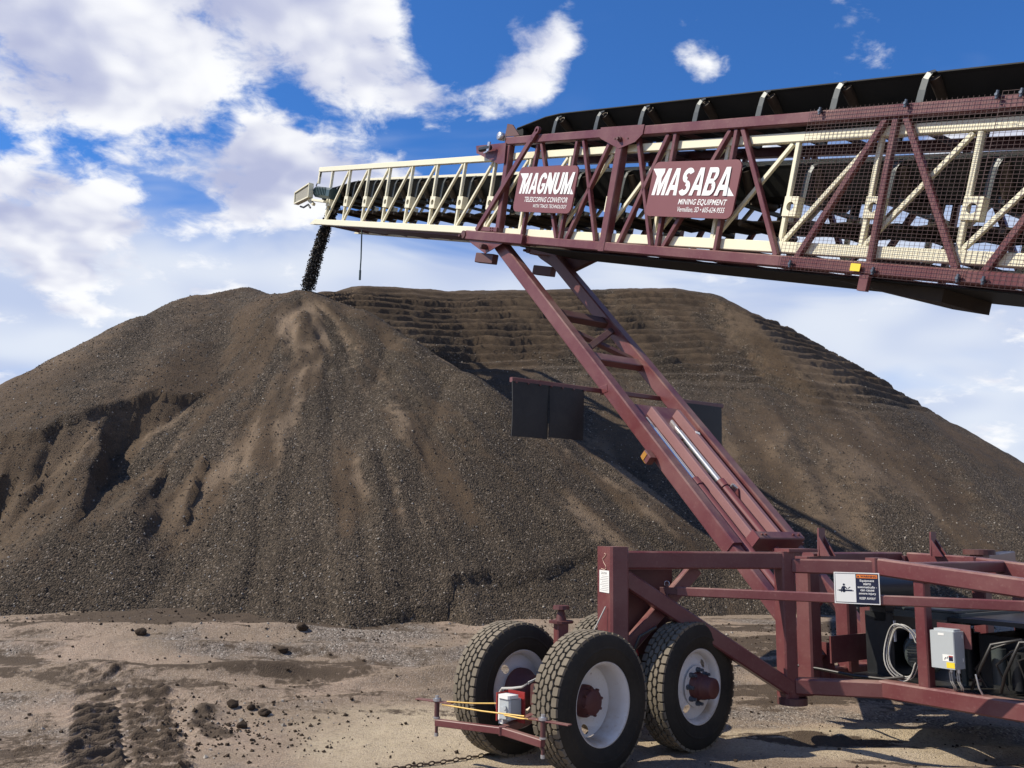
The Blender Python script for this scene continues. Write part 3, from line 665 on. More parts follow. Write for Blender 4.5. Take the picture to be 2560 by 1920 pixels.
for u_ in UP:                                                   # roller boxes with a round hole, one at each post
    for w, sg in ((WI0 - .042, 1), (WI1 + .042, -1)):
        c0 = T(u_ - .055, .64 + dv(u_) * .8, w); hw, hh, rh, n = .085, .10, .046, 16
        g = MB(); sq = []; ci = []
        for k in range(n):
            t = 2 * math.pi * k / n + math.pi / 4; c_, s_ = math.cos(t), math.sin(t); mm = max(abs(c_), abs(s_)); sq.append((c_ / mm * hw, s_ / mm * hh)); ci.append((c_ * rh, s_ * rh))
        P_ = lambda xy, dw: c0 - UV * xy[0] + VV * xy[1] + WV * dw * sg
        vs = [P_(p, 0) for p in sq] + [P_(p, 0) for p in ci] + [P_(p, .10) for p in sq] + [P_(p, .02) for p in ci]
        fs = []
        for k in range(n):
            j = (k + 1) % n; fs += [(k, j, n + j, n + k), (k, j, 2 * n + j, 2 * n + k), (n + k, n + j, 3 * n + j, 3 * n + k)]
        g.add(vs, fs); bx = g.build('roller_box', 'cream', inner)
    b = MB(); b.beam(T(u_, .20 + dv(u_), WI0), T(u_, .20 + dv(u_), WI1), .05, .06, VV); b.build('cross_tie', 'maroon_muddy', inner)
for i, u_ in enumerate(UP[:-1]):
    b = MB(); s_ = i % 2
    b.beam(T(u_, .19 + dv(u_), WI1 if s_ else WI0), T(UP[i + 1], .19 + dv(u_), WI0 if s_ else WI1), .035, .04, VV); b.build('cross_brace', 'maroon_muddy', inner)
    b = MB(); b.tube([T(u_ - .3, .465 + dv(u_), WI0 + .05), T(u_ - .3, .465 + dv(u_), WI1 - .05)], .03, 10); b.build('return_roller', 'roller_steel', inner)
b = MB(); b.beam(T(6.4, .095, .42), T(1.8, .12, .42), .55, .05, VV); b.beam(T(7.6, .13, .2), T(1.9, .16, .2), .06, .035, VV); b.build('cable_tray', 'maroon_muddy', inner)
for w in (WI1,):
    b = MB(); b.prism([T(u_, v_, w + .03) for u_, v_ in [(8.28, .16), (7.75, .18), (7.75, .60), (8.30, .58)]], WV * .01); b.build('end_plate', 'maroon_muddy', inner)
b = MB(); b.beam(T(8.30, .14, WI0), T(8.30, .14, WI1), .06, .10, VV); b.build('end_beam', 'maroon_muddy', inner)

def sec_inner(u_):
    f = min(max((u_ - 6.6) / 1.7, 0), 1); f = f * f * (3 - 2 * f); d_ = dv(u_)
    return [(.235, 1.10 * (1 - f) + .96 * f + d_), (.26, 1.075 * (1 - f) + .955 * f + d_), (.46, .82 * (1 - f) + .95 * f + d_), (WO - .46, .82 * (1 - f) + .95 * f + d_), (WO - .26, 1.075 * (1 - f) + .955 * f + d_), (WO - .235, 1.10 * (1 - f) + .96 * f + d_)]
ib = belt(sec_inner, 'lower_belt', 'belt_rubber', 8.35, -9.0, n=60); tag(ib, 'black troughed belt inside the cream truss')
belt(lambda u_: [(.24, .52 + dv(u_) - .03 * math.sin(u_ * 6.9) ** 2), (WO - .24, .52 + dv(u_) - .03 * math.sin(u_ * 6.9) ** 2)], 'lower_return_belt', 'belt_return', 8.2, -9.0, .014, 90)
b = MB(); b.tube([T(8.32, .72, .22), T(8.32, .72, WO - .22)], .14, 24); b.tube([T(8.32, .72, .05), T(8.32, .72, WO - .1)], .035, 10); b.build('head_drum', 'belt_rubber', conv)
for u_ in UP: idler(u_ - .09, .70 + dv(u_), 1.10 + dv(u_) - (.10 if u_ > 7.4 else 0), .205, WO - .205, .22, .2)
# head drive: belt guard and motor
g = MB(); C4 = [(9.30, .70), (8.52, .91), (8.45, .62), (9.23, .46)]
for (p, q) in zip(C4, C4[1:] + C4[:1]): g.beam(T(p[0], p[1], -.04), T(q[0], q[1], -.04), .11, .03, VV)
g.prism([T(p[0], p[1], .012) for p in C4], WV * .008)
dg = g.build('drive_guard', 'cream', conv); tag(dg, 'cream belt drive guard at the discharge tip')
g = MB(); g.prism([T(8.88 + (p[0] - 8.88) * .93, .67 + (p[1] - .67) * .85, -.07) for p in C4], WV * .004); g.build('guard_screen', 'screen_dark', dg)
g = MB(); g.beam(T(8.50, .77, .16), T(7.62, .73, .16), .26, .23, VV, c=.05); g.tube([T(8.52, .77, .1), T(8.52, .77, -.02)], .05, 12)
for k in range(7): g.beam(T(8.38 - k * .09, .765, .025), T(8.37 - k * .09, .765, .025), .02, .17, VV)
g.build('drive_motor', 'motor_teal', conv)
g = MB(); g.beam(T(8.75, .585, .02), T(7.70, .545, .02), .10, .05, VV); g.beam(T(8.65, .56, .03), T(8.35, .48, .03), .06, .06, VV); g.build('motor_mount', 'cream', conv)
g = MB(); g.tube([T(9.05, .42, 0), T(8.85, .40, 0), T(8.6, .47, 0), T(8.45, .40, 0)], .02, 8); g.build('tension_rod', 'engine_black', conv)
g = MB(); g.tube([T(8.46, 1.20, .12), T(8.52, 1.05, .12), T(8.58, .90, .10), T(8.5, .80, .1)], .012, 6); g.build('power_cable', 'hose_black', conv)
p0 = T(6.75, .10, .5); g = MB(); g.tube([p0, p0 - ZV * .62 + AH * -.015, p0 - ZV * .86], .014, 6); g.tube([p0 - ZV * .86, p0 - ZV * 1.06], .022, 8); g.build('tilt_switch', 'motor_teal', conv)

# name boards ----------------------------------------------------
def round_rect(x0, x1, y0, y1, r, n=5):
    pts = []
    for cx, cy, a0 in ((x1 - r, y1 - r, 0), (x0 + r, y1 - r, 90), (x0 + r, y0 + r, 180), (x1 - r, y0 + r, 270)):
        for k in range(n + 1):
            a = R(a0 + 90 * k / n); pts.append((cx + r * math.cos(a), cy + r * math.sin(a)))
    return pts
def text_mesh(body, shear=0.0, bold=0.0, spacing=1.0):
    cu = bpy.data.curves.new('lettering', 'FONT'); cu.body = body; cu.size = 1.0; cu.shear = shear; cu.offset = bold; cu.space_character = spacing; cu.resolution_u = 3; cu.fill_mode = 'BOTH'
    o = bpy.data.objects.new('lettering', cu); col.objects.link(o)
    dg_ = bpy.context.evaluated_depsgraph_get(); me = bpy.data.meshes.new_from_object(o.evaluated_get(dg_))
    bpy.data.objects.remove(o); bpy.data.curves.remove(cu)
    return me
def lettering(body, org, ex_, ey_, x0, x1, y0, y1, parent, mat, shear=0.0, bold=0.0, spacing=1.0, lift=.002, nrm=None, extra=None, name='lettering'):
    """text fitted into the rectangle x0..x1, y0..y1 of the plane org + x*ex + y*ey"""
    me = text_mesh(body, shear, bold, spacing); co = np.array([v.co for v in me.vertices])
    mn, mx = co.min(0), co.max(0); nrm = nrm if nrm is not None else ex_.cross(ey_).normalized()
    for v in me.vertices:
        x = x0 + (v.co.x - mn[0]) / (mx[0] - mn[0]) * (x1 - x0); y = y0 + (v.co.y - mn[1]) / (mx[1] - mn[1]) * (y1 - y0)
        v.co = org + ex_ * x + ey_ * y + nrm * lift - ROOT
    if extra:
        bm = bmesh.new(); bm.from_mesh(me)
        for poly in extra: bm.faces.new([bm.verts.new(org + ex_ * x + ey_ * y + nrm * lift - ROOT) for x, y in poly])
        bm.to_mesh(me); bm.free()
    me.materials.clear(); me.materials.append(MATS[mat])
    o = bpy.data.objects.new(name, me); col.objects.link(o); o.parent = parent
    return o
def board(u0, u1, v0, v1, name, label):
    b = MB(); b.prism([T(u_, v_, -.045) for u_, v_ in round_rect(u1, u0, v0, v1, .09)], WV * .02)
    o = b.build(name, 'maroon_clean', conv); tag(o, label)
    return o
def block_word(word, org, ex_, ey_, x0, x1, y0, y1, parent, mat, nrm, shear=.30, gap=.10, flares=()):
    """heavy slanted block capitals drawn as strokes"""
    W_ = {'M': 1.30, 'A': 1.12, 'S': 1.0, 'B': 1.02, 'G': 1.05, 'N': 1.12, 'U': 1.05}
    tot = sum(W_[c] for c in word) + gap * (len(word) - 1); g = MB(); n_ = [0]
    def put(poly, xo):
        n_[0] += 1
        pts = []
        for x, y in poly:
            X_ = (xo + x) / tot * (x1 - x0) + x0 + shear * (y - .5) * (y1 - y0) * .55; pts.append(org + ex_ * X_ + ey_ * (y0 + y * (y1 - y0)) + nrm * (.002 + .00012 * n_[0]))
        g.add(pts, [tuple(range(len(pts)))])
    def arc(cx, cy, rx, ry, t, ty, a0, a1, xo, n=9):
        A_ = [R(a0 + (a1 - a0) * k / n) for k in range(n + 1)]
        for p_, q_ in zip(A_[:-1], A_[1:]):
            o_ = lambda a, s: (cx + (rx - t * s) * math.cos(a), cy + (ry - ty * s) * math.sin(a))
            put([o_(p_, 0), o_(q_, 0), o_(q_, 1), o_(p_, 1)], xo)
    xo = 0.0; t = .33; h = .20
    for c in word:
        w_ = W_[c]
        if c == 'M': put([(0, 0), (t, 0), (t, 1), (0, 1)], xo); put([(w_ - t, 0), (w_, 0), (w_, 1), (w_ - t, 1)], xo); put([(t, 1), (t, .55), (w_ / 2 - .13, 0), (w_ / 2, 0), (w_ / 2, .42)], xo); put([(w_ - t, 1), (w_ / 2, .42), (w_ / 2, 0), (w_ / 2 + .13, 0), (w_ - t, .55)], xo)
        elif c == 'A': put([(0, 0), (t, 0), (w_ / 2, .80), (w_ / 2, 1), (w_ / 2 - .20, 1)], xo); put([(w_, 0), (w_ / 2 + .20, 1), (w_ / 2, 1), (w_ / 2, .80), (w_ - t, 0)], xo); put([(t * .75, .20), (w_ - t * .75, .20), (w_ - t * .98, .38), (t * .98, .38)], xo)
        elif c == 'N': put([(0, 0), (t, 0), (t, 1), (0, 1)], xo); put([(w_ - t, 0), (w_, 0), (w_, 1), (w_ - t, 1)], xo); put([(t, 1), (t, .42), (w_ - t, 0), (w_ - t, .58)], xo)
        elif c == 'U': put([(0, .35), (t, .35), (t, 1), (0, 1)], xo); put([(w_ - t, .35), (w_, .35), (w_, 1), (w_ - t, 1)], xo); arc(w_ / 2, .35, w_ / 2, .37, t, h, 180, 360, xo)
        elif c == 'B': put([(0, 0), (t, 0), (t, 1), (0, 1)], xo); put([(t, .82), (w_ * .62, .82), (w_ * .62, 1), (t, 1)], xo); put([(t, .43), (w_ * .62, .43), (w_ * .62, .60), (t, .60)], xo); put([(t, 0), (w_ * .62, 0), (w_ * .62, .18), (t, .18)], xo); arc(w_ * .62, .755, w_ * .33, .245, t * .9, .17, -90, 90, xo); arc(w_ * .62, .26, w_ * .38, .26, t * .9, .17, -90, 90, xo)
        elif c == 'S': arc(w_ / 2, .735, w_ / 2, .275, t, h, 25, 270, xo, 14); arc(w_ / 2, .27, w_ / 2, .28, t, h, -155, 90, xo, 14)
        elif c == 'G': arc(w_ / 2, .62, w_ / 2, .39, t, h, 20, 180, xo, 9); put([(0, .36), (t, .36), (t, .62), (0, .62)], xo); arc(w_ / 2, .36, w_ / 2, .37, t, h, 180, 360, xo, 9); put([(w_ - t, .36), (w_, .36), (w_, .50), (w_ - t, .50)], xo); put([(w_ * .52, .50), (w_, .50), (w_, .36 + .14), (w_, .54), (w_ * .52, .54)], xo) if False else None; put([(w_ * .50, .36), (w_ - t, .36), (w_ - t, .50), (w_ * .50, .50)], xo)
        xo += w_ + gap
    for k, poly in enumerate(flares):
        g.add([org + ex_ * x + ey_ * y + nrm * (.0016 - .0002 * k) for x, y in poly], [tuple(range(len(poly)))])
    return g.build('lettering', mat, parent, fix=False)
bd = board(.49, -.90, .49, 1.125, 'name_board', 'rounded maroon board lettered MAGNUM in white')
org = T(0, 0, -.045); EXU = -UV; sh = .10
block_word('MAGNUM', org, EXU, VV, -.375, .83, .745, 1.035, bd, 'white_paint', -WV, flares=[[(-.45, 1.035), (-.24, 1.035), (-.24, .99), (-.31, .90)], [(.79, .745), (.885, .745), (.80, .85)]])
lettering('TELESCOPING CONVEYOR', org, EXU, VV, -.23, .785, .632, .702, bd, 'white_paint', shear=.2, bold=.008, spacing=1.0, nrm=-WV)
lettering('WITH TRACK TECHNOLOGY', org, EXU, VV, .01, .795, .553, .602, bd, 'white_paint', shear=.2, bold=.004, spacing=1.0, nrm=-WV)
bd = board(-2.36, -3.74, .50, 1.135, 'name_board', 'rounded maroon board lettered MASABA in white')
block_word('MASABA', org, EXU, VV, 2.44, 3.64, .745, 1.055, bd, 'white_paint', -WV, flares=[[(2.365, 1.055), (2.57, 1.055), (2.57, 1.01), (2.51, .90)], [(3.60, .745), (3.715, .745), (3.61, .85)]])
lettering('MINING EQUIPMENT', org, EXU, VV, 2.89, 3.635, .632, .706, bd, 'white_paint', shear=.2, bold=.012, spacing=1.0, nrm=-WV)
lettering('Vermillion, SD • 605-624-9555', org, EXU, VV, 2.90, 3.625, .552, .618, bd, 'white_paint', shear=.2, bold=.004, spacing=1.0, nrm=-WV)

# legs -----------------------------------------------------------
C45 = math.sqrt(.5); LD = (AH + ZV) * C45; LN = (ZV - AH) * C45
def L(s, n, w): return B(5.55, 0, .455) + LD * s + LN * n + WV * w
for w in (.155, 1.155):
    b = MB(); b.beam(L(1.55, .095, w), L(7.72, .095, w), .15, .19, LN)
    lg = b.build('support_leg', 'maroon', conv); tag(lg, 'slanting maroon support leg, %s side' % ('near' if w < 1 else 'far'))
    b = MB(); b.beam(L(.15, .085, w), L(1.60, .085, w), .125, .15, LN); b.build('lower_leg', 'maroon', lg)
    b = MB(); b.tube([L(.22, .08, w - .16), L(.22, .08, w + .16)], .05, 14); b.build('pivot_pin', 'maroon_muddy', lg)
for s_, mt in ((5.92, 'maroon_muddy'), (4.92, 'maroon')):
    b = MB(); b.beam(L(s_, .08, .23), L(s_, .08, 1.08), .16, .10, LN); b.build('leg_cross_beam', mt, conv)
b = MB(); b.beam(L(5.62, .06, .23), L(5.06, .06, 1.08), .10, .06, LN); b.build('leg_cross_brace', 'maroon_muddy', conv)
b = MB(); b.beam(L(5.06, .10, .23), L(5.70, .10, 1.08), .09, .05, LN); b.build('leg_cross_brace', 'maroon_muddy', conv)
# telescoping section: cover plates, stiffener bars, lift cylinders
b = MB(); b.beam(L(3.62, .11, .23), L(3.62, .11, 1.08), .62, .03, LN); top_plate = b.build('cover_plate', 'maroon', conv)
for w0, w1 in ((.405, .62), (.835, 1.08)):
    b = MB(); b.beam(L(1.62, .11, (w0 + w1) / 2), L(3.32, .11, (w0 + w1) / 2), w1 - w0, .028, LN); b.build('slide_plate', 'maroon', conv)
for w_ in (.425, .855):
    b = MB(); b.beam(L(1.55, .185, w_), L(3.74, .185, w_), .062, .12, LN); b.build('stiffener_bar', 'maroon_dusty_sunlit', conv)
b = MB(); b.beam(L(1.56, .20, .36), L(1.56, .20, 1.10), .11, .20, LN)
for w_ in (.44, .50, .95, 1.04): b.tube([L(1.56, .30, w_), L(1.56, .318, w_)], .016, 6)
b.build('end_channel', 'maroon', conv)
b = MB(); b.prism([L(1.50, .09, .335), L(1.62, .09, .335), L(1.62, .31, .335), L(1.50, .31, .335)], WV * .02); b.build('end_channel', 'maroon_clean', conv)
for w_ in (.315, .735):
    b = MB(); b.tube([L(.75, .13, w_), L(2.50, .13, w_)], .052, 18); b.tube([L(2.46, .13, w_), L(2.56, .13, w_)], .062, 18)
    cy = b.build('hydraulic_cylinder', 'maroon_clean', conv)
    b = MB(); b.tube([L(2.54, .13, w_), L(3.44, .13, w_)], .033, 18); b.build('piston_rod', 'chrome', cy)
    b = MB(); b.tube([L(3.42, .13, w_), L(3.52, .13, w_)], .027, 14); b.beam(L(3.52, .13, w_), L(3.64, .13, w_), .03, .05, LN); b.build('rod_end', 'zinc', cy)
b = MB(); b.tube([L(2.44, .17, .80), L(2.44, .21, .80)], .02, 8); b.tube([L(2.44, .20, .80), L(2.38, .20, .84)], .018, 8); b.build('hose_fitting', 'zinc', conv)
b = MB(); b.prism([L(2.26, .13, .80), L(2.36, .13, .80), L(2.36, .22, .80)], WV * .05); b.build('hose_bracket', 'maroon', conv)
b = MB(); b.beam(L(3.28, .246, .845), L(3.32, .246, .865), .06, .004, LN, c=.001); b.build('sticker', 'sticker_white', conv)
b = MB(); b.beam(L(2.98, .02, .02), L(3.11, .02, .02), .10, .11, LN); rx_ = b.build('side_marker', 'maroon', conv)
b = MB(); b.beam(L(3.04, .02, -.033), L(3.10, .02, -.033), .006, .09, LN, c=.001); b.beam(L(3.0, -.038, .02), L(3.09, -.038, .02), .08, .006, LN, c=.001); b.build('amber_reflector', 'amber', rx_)
b = MB(); b.beam(L(3.05, .02, 1.30), L(3.15, .02, 1.30), .10, .12, LN); b.build('side_marker', 'maroon', conv)
# mud flaps on a bar behind the legs
MBA, MBZ = 8.60, 3.50
b = MB(); b.beam(B(MBA, -1.27, MBZ), B(MBA, 2.28, MBZ), .055, .055, ZV)
for w_ in (.10, 1.20): b.beam(B(MBA, w_, MBZ), B(MBA - .14, w_, MBZ + .02), .05, .10, ZV)
for k in range(7):
    w_ = -1.22 + k * .17
    b.tube([B(MBA - .03, w_, MBZ - .03), B(MBA - .05, w_, MBZ - .03)], .012, 6)
fb = b.build('mud_flap_bar', 'maroon', conv)
def flap(w0, w1, h):
    g = MB(); rows = []
    for i in range(7):
        t = i / 6; row = []
        for j in range(5):
            q = j / 4; bow = .05 * math.sin(t * 2.2) * (.6 + .4 * math.cos(q * 3)) + .02 * math.sin(q * math.pi)
            row.append(B(MBA - .028 - bow * .6 + .0, w0 + (w1 - w0) * q - .02 * t, MBZ - .02 - h * t))
        rows.append(row)
    g.sheet(rows); g.sheet([[p + AH * .012 for p in r] for r in rows])
    ed = [r[0] for r in rows]; g.sheet([ed, [p + AH * .012 for p in ed]], False)
    ed = [r[-1] for r in rows]; g.sheet([ed, [p + AH * .012 for p in ed]], False)
    g.sheet([rows[-1], [p + AH * .012 for p in rows[-1]]], False)
    g.build('mud_flap', 'flap_rubber', fb)
flap(-1.27, -.74, .64); flap(-.735, -.20, .62); flap(1.50, 2.24, .60)

# undercarriage body --------------------------------------------
TR = .145
KA = 4.80
def zr(a): return 1.51 - .092 * (KA - a)
A_END = 1.2
m = MB()
for w in (0.0, 1.6):
    m.beam(B(KA, w, 1.51), B(A_END, w, zr(A_END)), .14, TR, ZV)             # sloping top rails
    m.beam(B(KA + .02, w, .49), B(A_END, w, .49), .14, TR, ZV)              # bottom rails
body = m.build('undercarriage_frame', 'maroon', conv); tag(body, 'maroon square-tube frame carrying the power unit')
def part(name, mat, *beams, parent=None):
    b = MB()
    for bb in beams: b.beam(*bb)
    return b.build(name, mat, parent if parent is not None else body)
HA, HW = 5.44, -.475
for sgn, off in ((1, 0.0), (-1, 1.6)):
    H_ = lambda z: B(HA, off + sgn * HW, z)
    part('outrigger_rail', 'maroon', (B(HA - .05, off + sgn * (HW + .05), 1.50), B(KA, off, 1.50), .12, .125, ZV))
    part('outrigger_rail', 'maroon', (B(HA - .05, off + sgn * (HW + .05), .47), B(KA, off, .485), .13, .135, ZV))
    part('corner_block', 'maroon', (B(KA + .035, off, 1.435), B(KA + .035, off, 1.585), .17, .11, AH))
    part('frame_post', 'maroon', (B(5.58, off + sgn * .03, .42), B(5.58, off + sgn * .03, 1.575), .165, .165, AH))
    part('frame_post', 'maroon', (B(4.42, off, .56), B(4.42, off, zr(4.42) - .07), .10, .10, AH))
    part('frame_post', 'maroon', (B(2.9, off, .56), B(2.9, off, zr(2.9) - .07), .10, .10, AH))
part('frame_post', 'maroon', (B(5.58, .60, .50), B(5.58, .60, 1.50), .15, .15, AH))
part('frame_post', 'maroon', (B(5.6, 1.02, .50), B(5.6, 1.02, 1.50), .15, .15, AH))
for z_ in (1.545, .48): part('cross_beam', 'maroon', (B(5.6, .075, z_), B(5.6, 1.525, z_), .13, .13, ZV))
part('cross_beam', 'maroon', (B(KA - .25, .07, 1.505), B(KA - .25, 1.53, 1.505), .10, .10, ZV))
part('cross_beam', 'maroon', (B(2.9, .07, .49), B(2.9, 1.53, .49), .12, .12, ZV)); part('cross_beam', 'maroon', (B(4.3, .07, .46), B(4.3, 1.53, .46), .12, .10, ZV))
b = MB(); b.prism([B(5.40, .10, .62), B(5.40, 1.5, .62), B(5.40, 1.5, .86), B(5.40, .10, .86)], AH * .02); b.build('cross_plate', 'maroon', body)
for w_ in (.26, 1.26):                                          # leg pivot brackets
    for q in (-.1, .1):
        b = MB(); b.prism([B(5.85, w_ + q - .105 + (.0 if q < 0 else 0), .42), B(5.45, w_ + q - .105, .42), B(5.55, w_ + q - .105, .78), B(5.72, w_ + q - .105, .78)], WV * .02); b.build('pivot_bracket', 'maroon', body)
for a_, w_, hgt in ((5.52, .17, .26), (5.20, 1.52, .24)):       # upright rests for the lowered conveyor
    b = MB(); q = [B(a_, w_ - .06, 1.58), B(a_, w_ + .06, 1.58), B(a_, w_ + .045, 1.58 + hgt), B(a_, w_ - .045, 1.58 + hgt)]
    b.prism(q, AH * -.016)
    for k in (-.05, .035): b.prism([B(a_, w_ + k, 1.58), B(a_ - .13, w_ + k, 1.58), B(a_, w_ + k, 1.58 + hgt * .8)], WV * .012)
    b.build('cradle_plate', 'maroon', body)
part('far_rail_link', 'maroon', (B(5.5, 1.6, 1.55), B(KA, 1.6, 1.525), .12, .12, ZV))
b = MB(); b.lathe([(0, 0), (0, .15), (.05, .15), (.05, 0)], B(5.0, 2.02, 1.60), ZV, 22, False); b.build('hinge_cap', 'maroon_muddy', body)
part('far_arm', 'maroon', (B(5.0, 2.05, 1.53), B(5.5, 3.6, 1.55), .13, .14, ZV)); part('far_hinge_post', 'maroon', (B(5.0, 2.02, .45), B(5.0, 2.02, 1.60), .14, .14, AH))
# swinging wheel arm --------------------------------------------
PH, PP = B(HA, HW, 0), Vector((.86, 7.87, 0)); AD = (PH - PP).normalized(); AN = Vector((AD.y, -AD.x, 0))   # along the arm, and square to it towards the camera
def A(x, y, z): return PP + AD * x + AN * y + ZV * z           # x along the arm from the post, y towards the camera
AL = (PH - PP).length
b = MB(); b.beam(A(.08, 0, 1.545), A(AL - .03, 0, 1.545), .13, .148, ZV)
arm = b.build('wheel_arm', 'maroon', conv); tag(arm, 'maroon swing arm with cross bracing above the wheels')
b = MB(); b.beam(A(0, .02, .55), A(0, .02, 1.655), .30, .165, AD, c=.018); post = b.build('arm_post', 'maroon', arm)
b = MB(); b.prism([A(-.0852, .14, 1.28), A(-.0852, -.06, 1.28), A(-.0852, -.06, 1.46), A(-.0852, .14, 1.46)], AD * -.002); st = b.build('notice_sticker', 'sticker_white', arm)
lettering('WARNING', A(-.0875, .12, 1.28), -AN, ZV, .02, .14, .148, .168, st, 'ink_grey', nrm=-AD)
for k in range(9):
    b = MB(); y0 = 1.295 + k * .0145; b.prism([A(-.0876, .125, y0), A(-.0876, -.045 + .02 * ((k * 7) % 3), y0), A(-.0876, -.045 + .02 * ((k * 7) % 3), y0 + .0035), A(-.0876, .125, y0 + .0035)], AD * -.0006); b.build('print_line', 'ink_grey', st)
pts = [(.05, 1.600), (.08, 1.592), (.055, 1.575), (.01, 1.555), (.03, 1.525), (.07, 1.50), (.085, 1.478), (.05, 1.465), (-.02, 1.472)]
b = MB(); b.tube([A(-.088, y_, z_) for y_, z_ in pts], .0028, 5); b.build('chalk_mark', 'chalk', arm)
part('arm_brace', 'maroon', (A(.09, .02, 1.40), A(AL - .02, .02, .46), .12, .135, ZV), parent=arm)
part('arm_brace', 'maroon', (A(.09, -.10, .72), A(AL * .50, -.10, 1.47), .08, .12, ZV), parent=arm)
part('arm_plate', 'maroon_muddy', (A(.10, -.22, 1.10), A(AL * .40, -.22, 1.10), .02, .72, ZV), parent=arm)  # back plate coloured darker for the deep shade behind the braces
part('hinge_post', 'maroon', (A(AL, 0, .36), A(AL, 0, 1.625), .15, .13, AD), parent=arm)
part('hinge_lug', 'maroon', (A(AL - .02, 0, 1.635), A(AL + .30, -.03, 1.635), .2, .03, ZV), parent=arm)
b = MB(); b.lathe([(-.06, 0), (-.06, .13), (0, .13), (0, 0)], A(AL + .04, 0, .37), ZV, 20, False); b.build('hinge_foot', 'maroon_muddy', arm)
part('hinge_lug', 'maroon', (A(AL - .05, 0, .40), A(AL + .22, -.04, .40), .16, .05, ZV), parent=arm)
for z_ in (1.545, .50): part('grease_fitting', 'sticker_white', (A(AL - .02, .066, z_ - .018), A(AL - .02, .066, z_ + .018), .034, .005, AN), parent=arm)
# locking strut with its warning sign
S0, S1 = Vector((1.44, 8.0, 1.285)), Vector((4.35, 6.56, 1.285)); SDv = (S1 - S0).normalized(); SN = SDv.cross(ZV).normalized()
b = MB(); b.beam(S0, S1, .075, .075, ZV); strut = b.build('locking_strut', 'maroon', conv)
b = MB(); b.beam(S0 - SDv * .16, S0 + SDv * .02, .03, .06, ZV); b.tube([S0 - SDv * .1 - ZV * .06, S0 - SDv * .1 + ZV * .06], .016, 8); b.build('strut_clevis', 'maroon_muddy', strut)
g = MB(); g.tube([S0 - SDv * .1 + ZV * .06 + (SDv * math.cos(t) + ZV * math.sin(t)) * .022 for t in np.linspace(0, 6.28, 14)], .004, 5); g.build('ring_pin', 'zinc', strut)
so = S0 + SN * .045 + SDv * 1.27 - ZV * .035                    # lower left corner of the sign
def SP(x, y, d=0.0): return so + SDv * x + ZV * y + SN * d
def srect(g, x0, x1, y0, y1, d0, d1): g.prism([SP(x0, y0, d0), SP(x1, y0, d0), SP(x1, y1, d0), SP(x0, y1, d0)], SN * (d1 - d0))
g = MB(); srect(g, 0, .335, 0, .24, 0, .004); sign = g.build('warning_sign', 'sticker_white', conv); tag(sign, 'white and navy WARNING sign on the locking strut')
def sp(name, mat, x0, x1, y0, y1, d): g = MB(); srect(g, x0, x1, y0, y1, d, d + .0008); return g.build(name, mat, sign)
sp('border', 'ink_navy', .008, .327, .008, .232, .0041); sp('pictogram_panel', 'sticker_white', .0115, .161, .0125, .2275, .0050)
sp('header_band', 'sign_orange', .168, .320, .198, .225, .0050)
lettering('WARNING', SP(0, 0, .0059), SDv, ZV, .196, .314, .2035, .2195, sign, 'ink_navy', bold=.03, nrm=SN, lift=.0003, extra=[[(.172, .2035), (.190, .2035), (.181, .2195)]])
for tx, y0, hw, hh in (('Equipment', .166, .052, .022), ('starts', .146, .028, .017), ('automatically -', .117, .070, .022), ('can cause', .099, .050, .013), ('severe injury', .069, .062, .021), ('KEEP AWAY', .036, .059, .018)):
    lettering(tx, SP(0, 0, .0050), SDv, ZV, .244 - hw, .244 + hw, y0, y0 + hh, sign, 'sticker_white', bold=.02, nrm=SN, lift=.0003)
def pic(*polys):
    g = MB()
    for p in polys: g.prism([SP(x, y, .0059) for x, y in p], SN * .0006)
    return g.build('pictogram', 'ink_navy', sign)
circ = lambda x, y, r, n=14: [(x + r * math.cos(2 * math.pi * k / n), y + r * math.sin(2 * math.pi * k / n)) for k in range(n)]
pic(circ(.073, .145, .0085), [(.050, .108), (.058, .130), (.068, .1335), (.080, .1335), (.098, .116), (.094, .110), (.081, .121), (.081, .107), (.062, .107), (.062, .117), (.056, .103)],
    [(.036, .095), (.133, .095), (.133, .107), (.036, .107)], circ(.072, .098, .0125), [(.103, .113), (.121, .125), (.118, .130), (.100, .117)], [(.024, .099), (.036, .099), (.036, .103), (.024, .103)], [(.133, .096), (.144, .096), (.144, .102), (.133, .102)], [(.048, .095), (.054, .083), (.058, .095)])
# jack post beside the arm
b = MB(); b.beam(A(-.43, -.06, .62), A(-.43, -.06, 1.03), .10, .10, AD); b.beam(A(-.43, -.06, .88), A(-.09, -.04, .88), .10, .10, ZV); jk = b.build('jack_post', 'maroon', conv)
b = MB(); b.lathe([(0, 0), (0, .10), (.02, .10), (.02, 0)], A(-.43, -.06, 1.03), ZV, 16, False); b.tube([A(-.43, -.06, 1.05), A(-.43, -.06, 1.15)], [.045, .022], 12); b.lathe([(0, 0), (0, .07), (.03, .065), (.03, 0)], A(-.43, -.06, 1.14), ZV, 14, False); b.build('jack_screw', 'hub_red', jk)
b = MB(); b.tube([A(-.22, .04, .90), A(-.10, .10, 1.17)], .006, 6); b.build('safety_cable', 'hose_grey', jk)

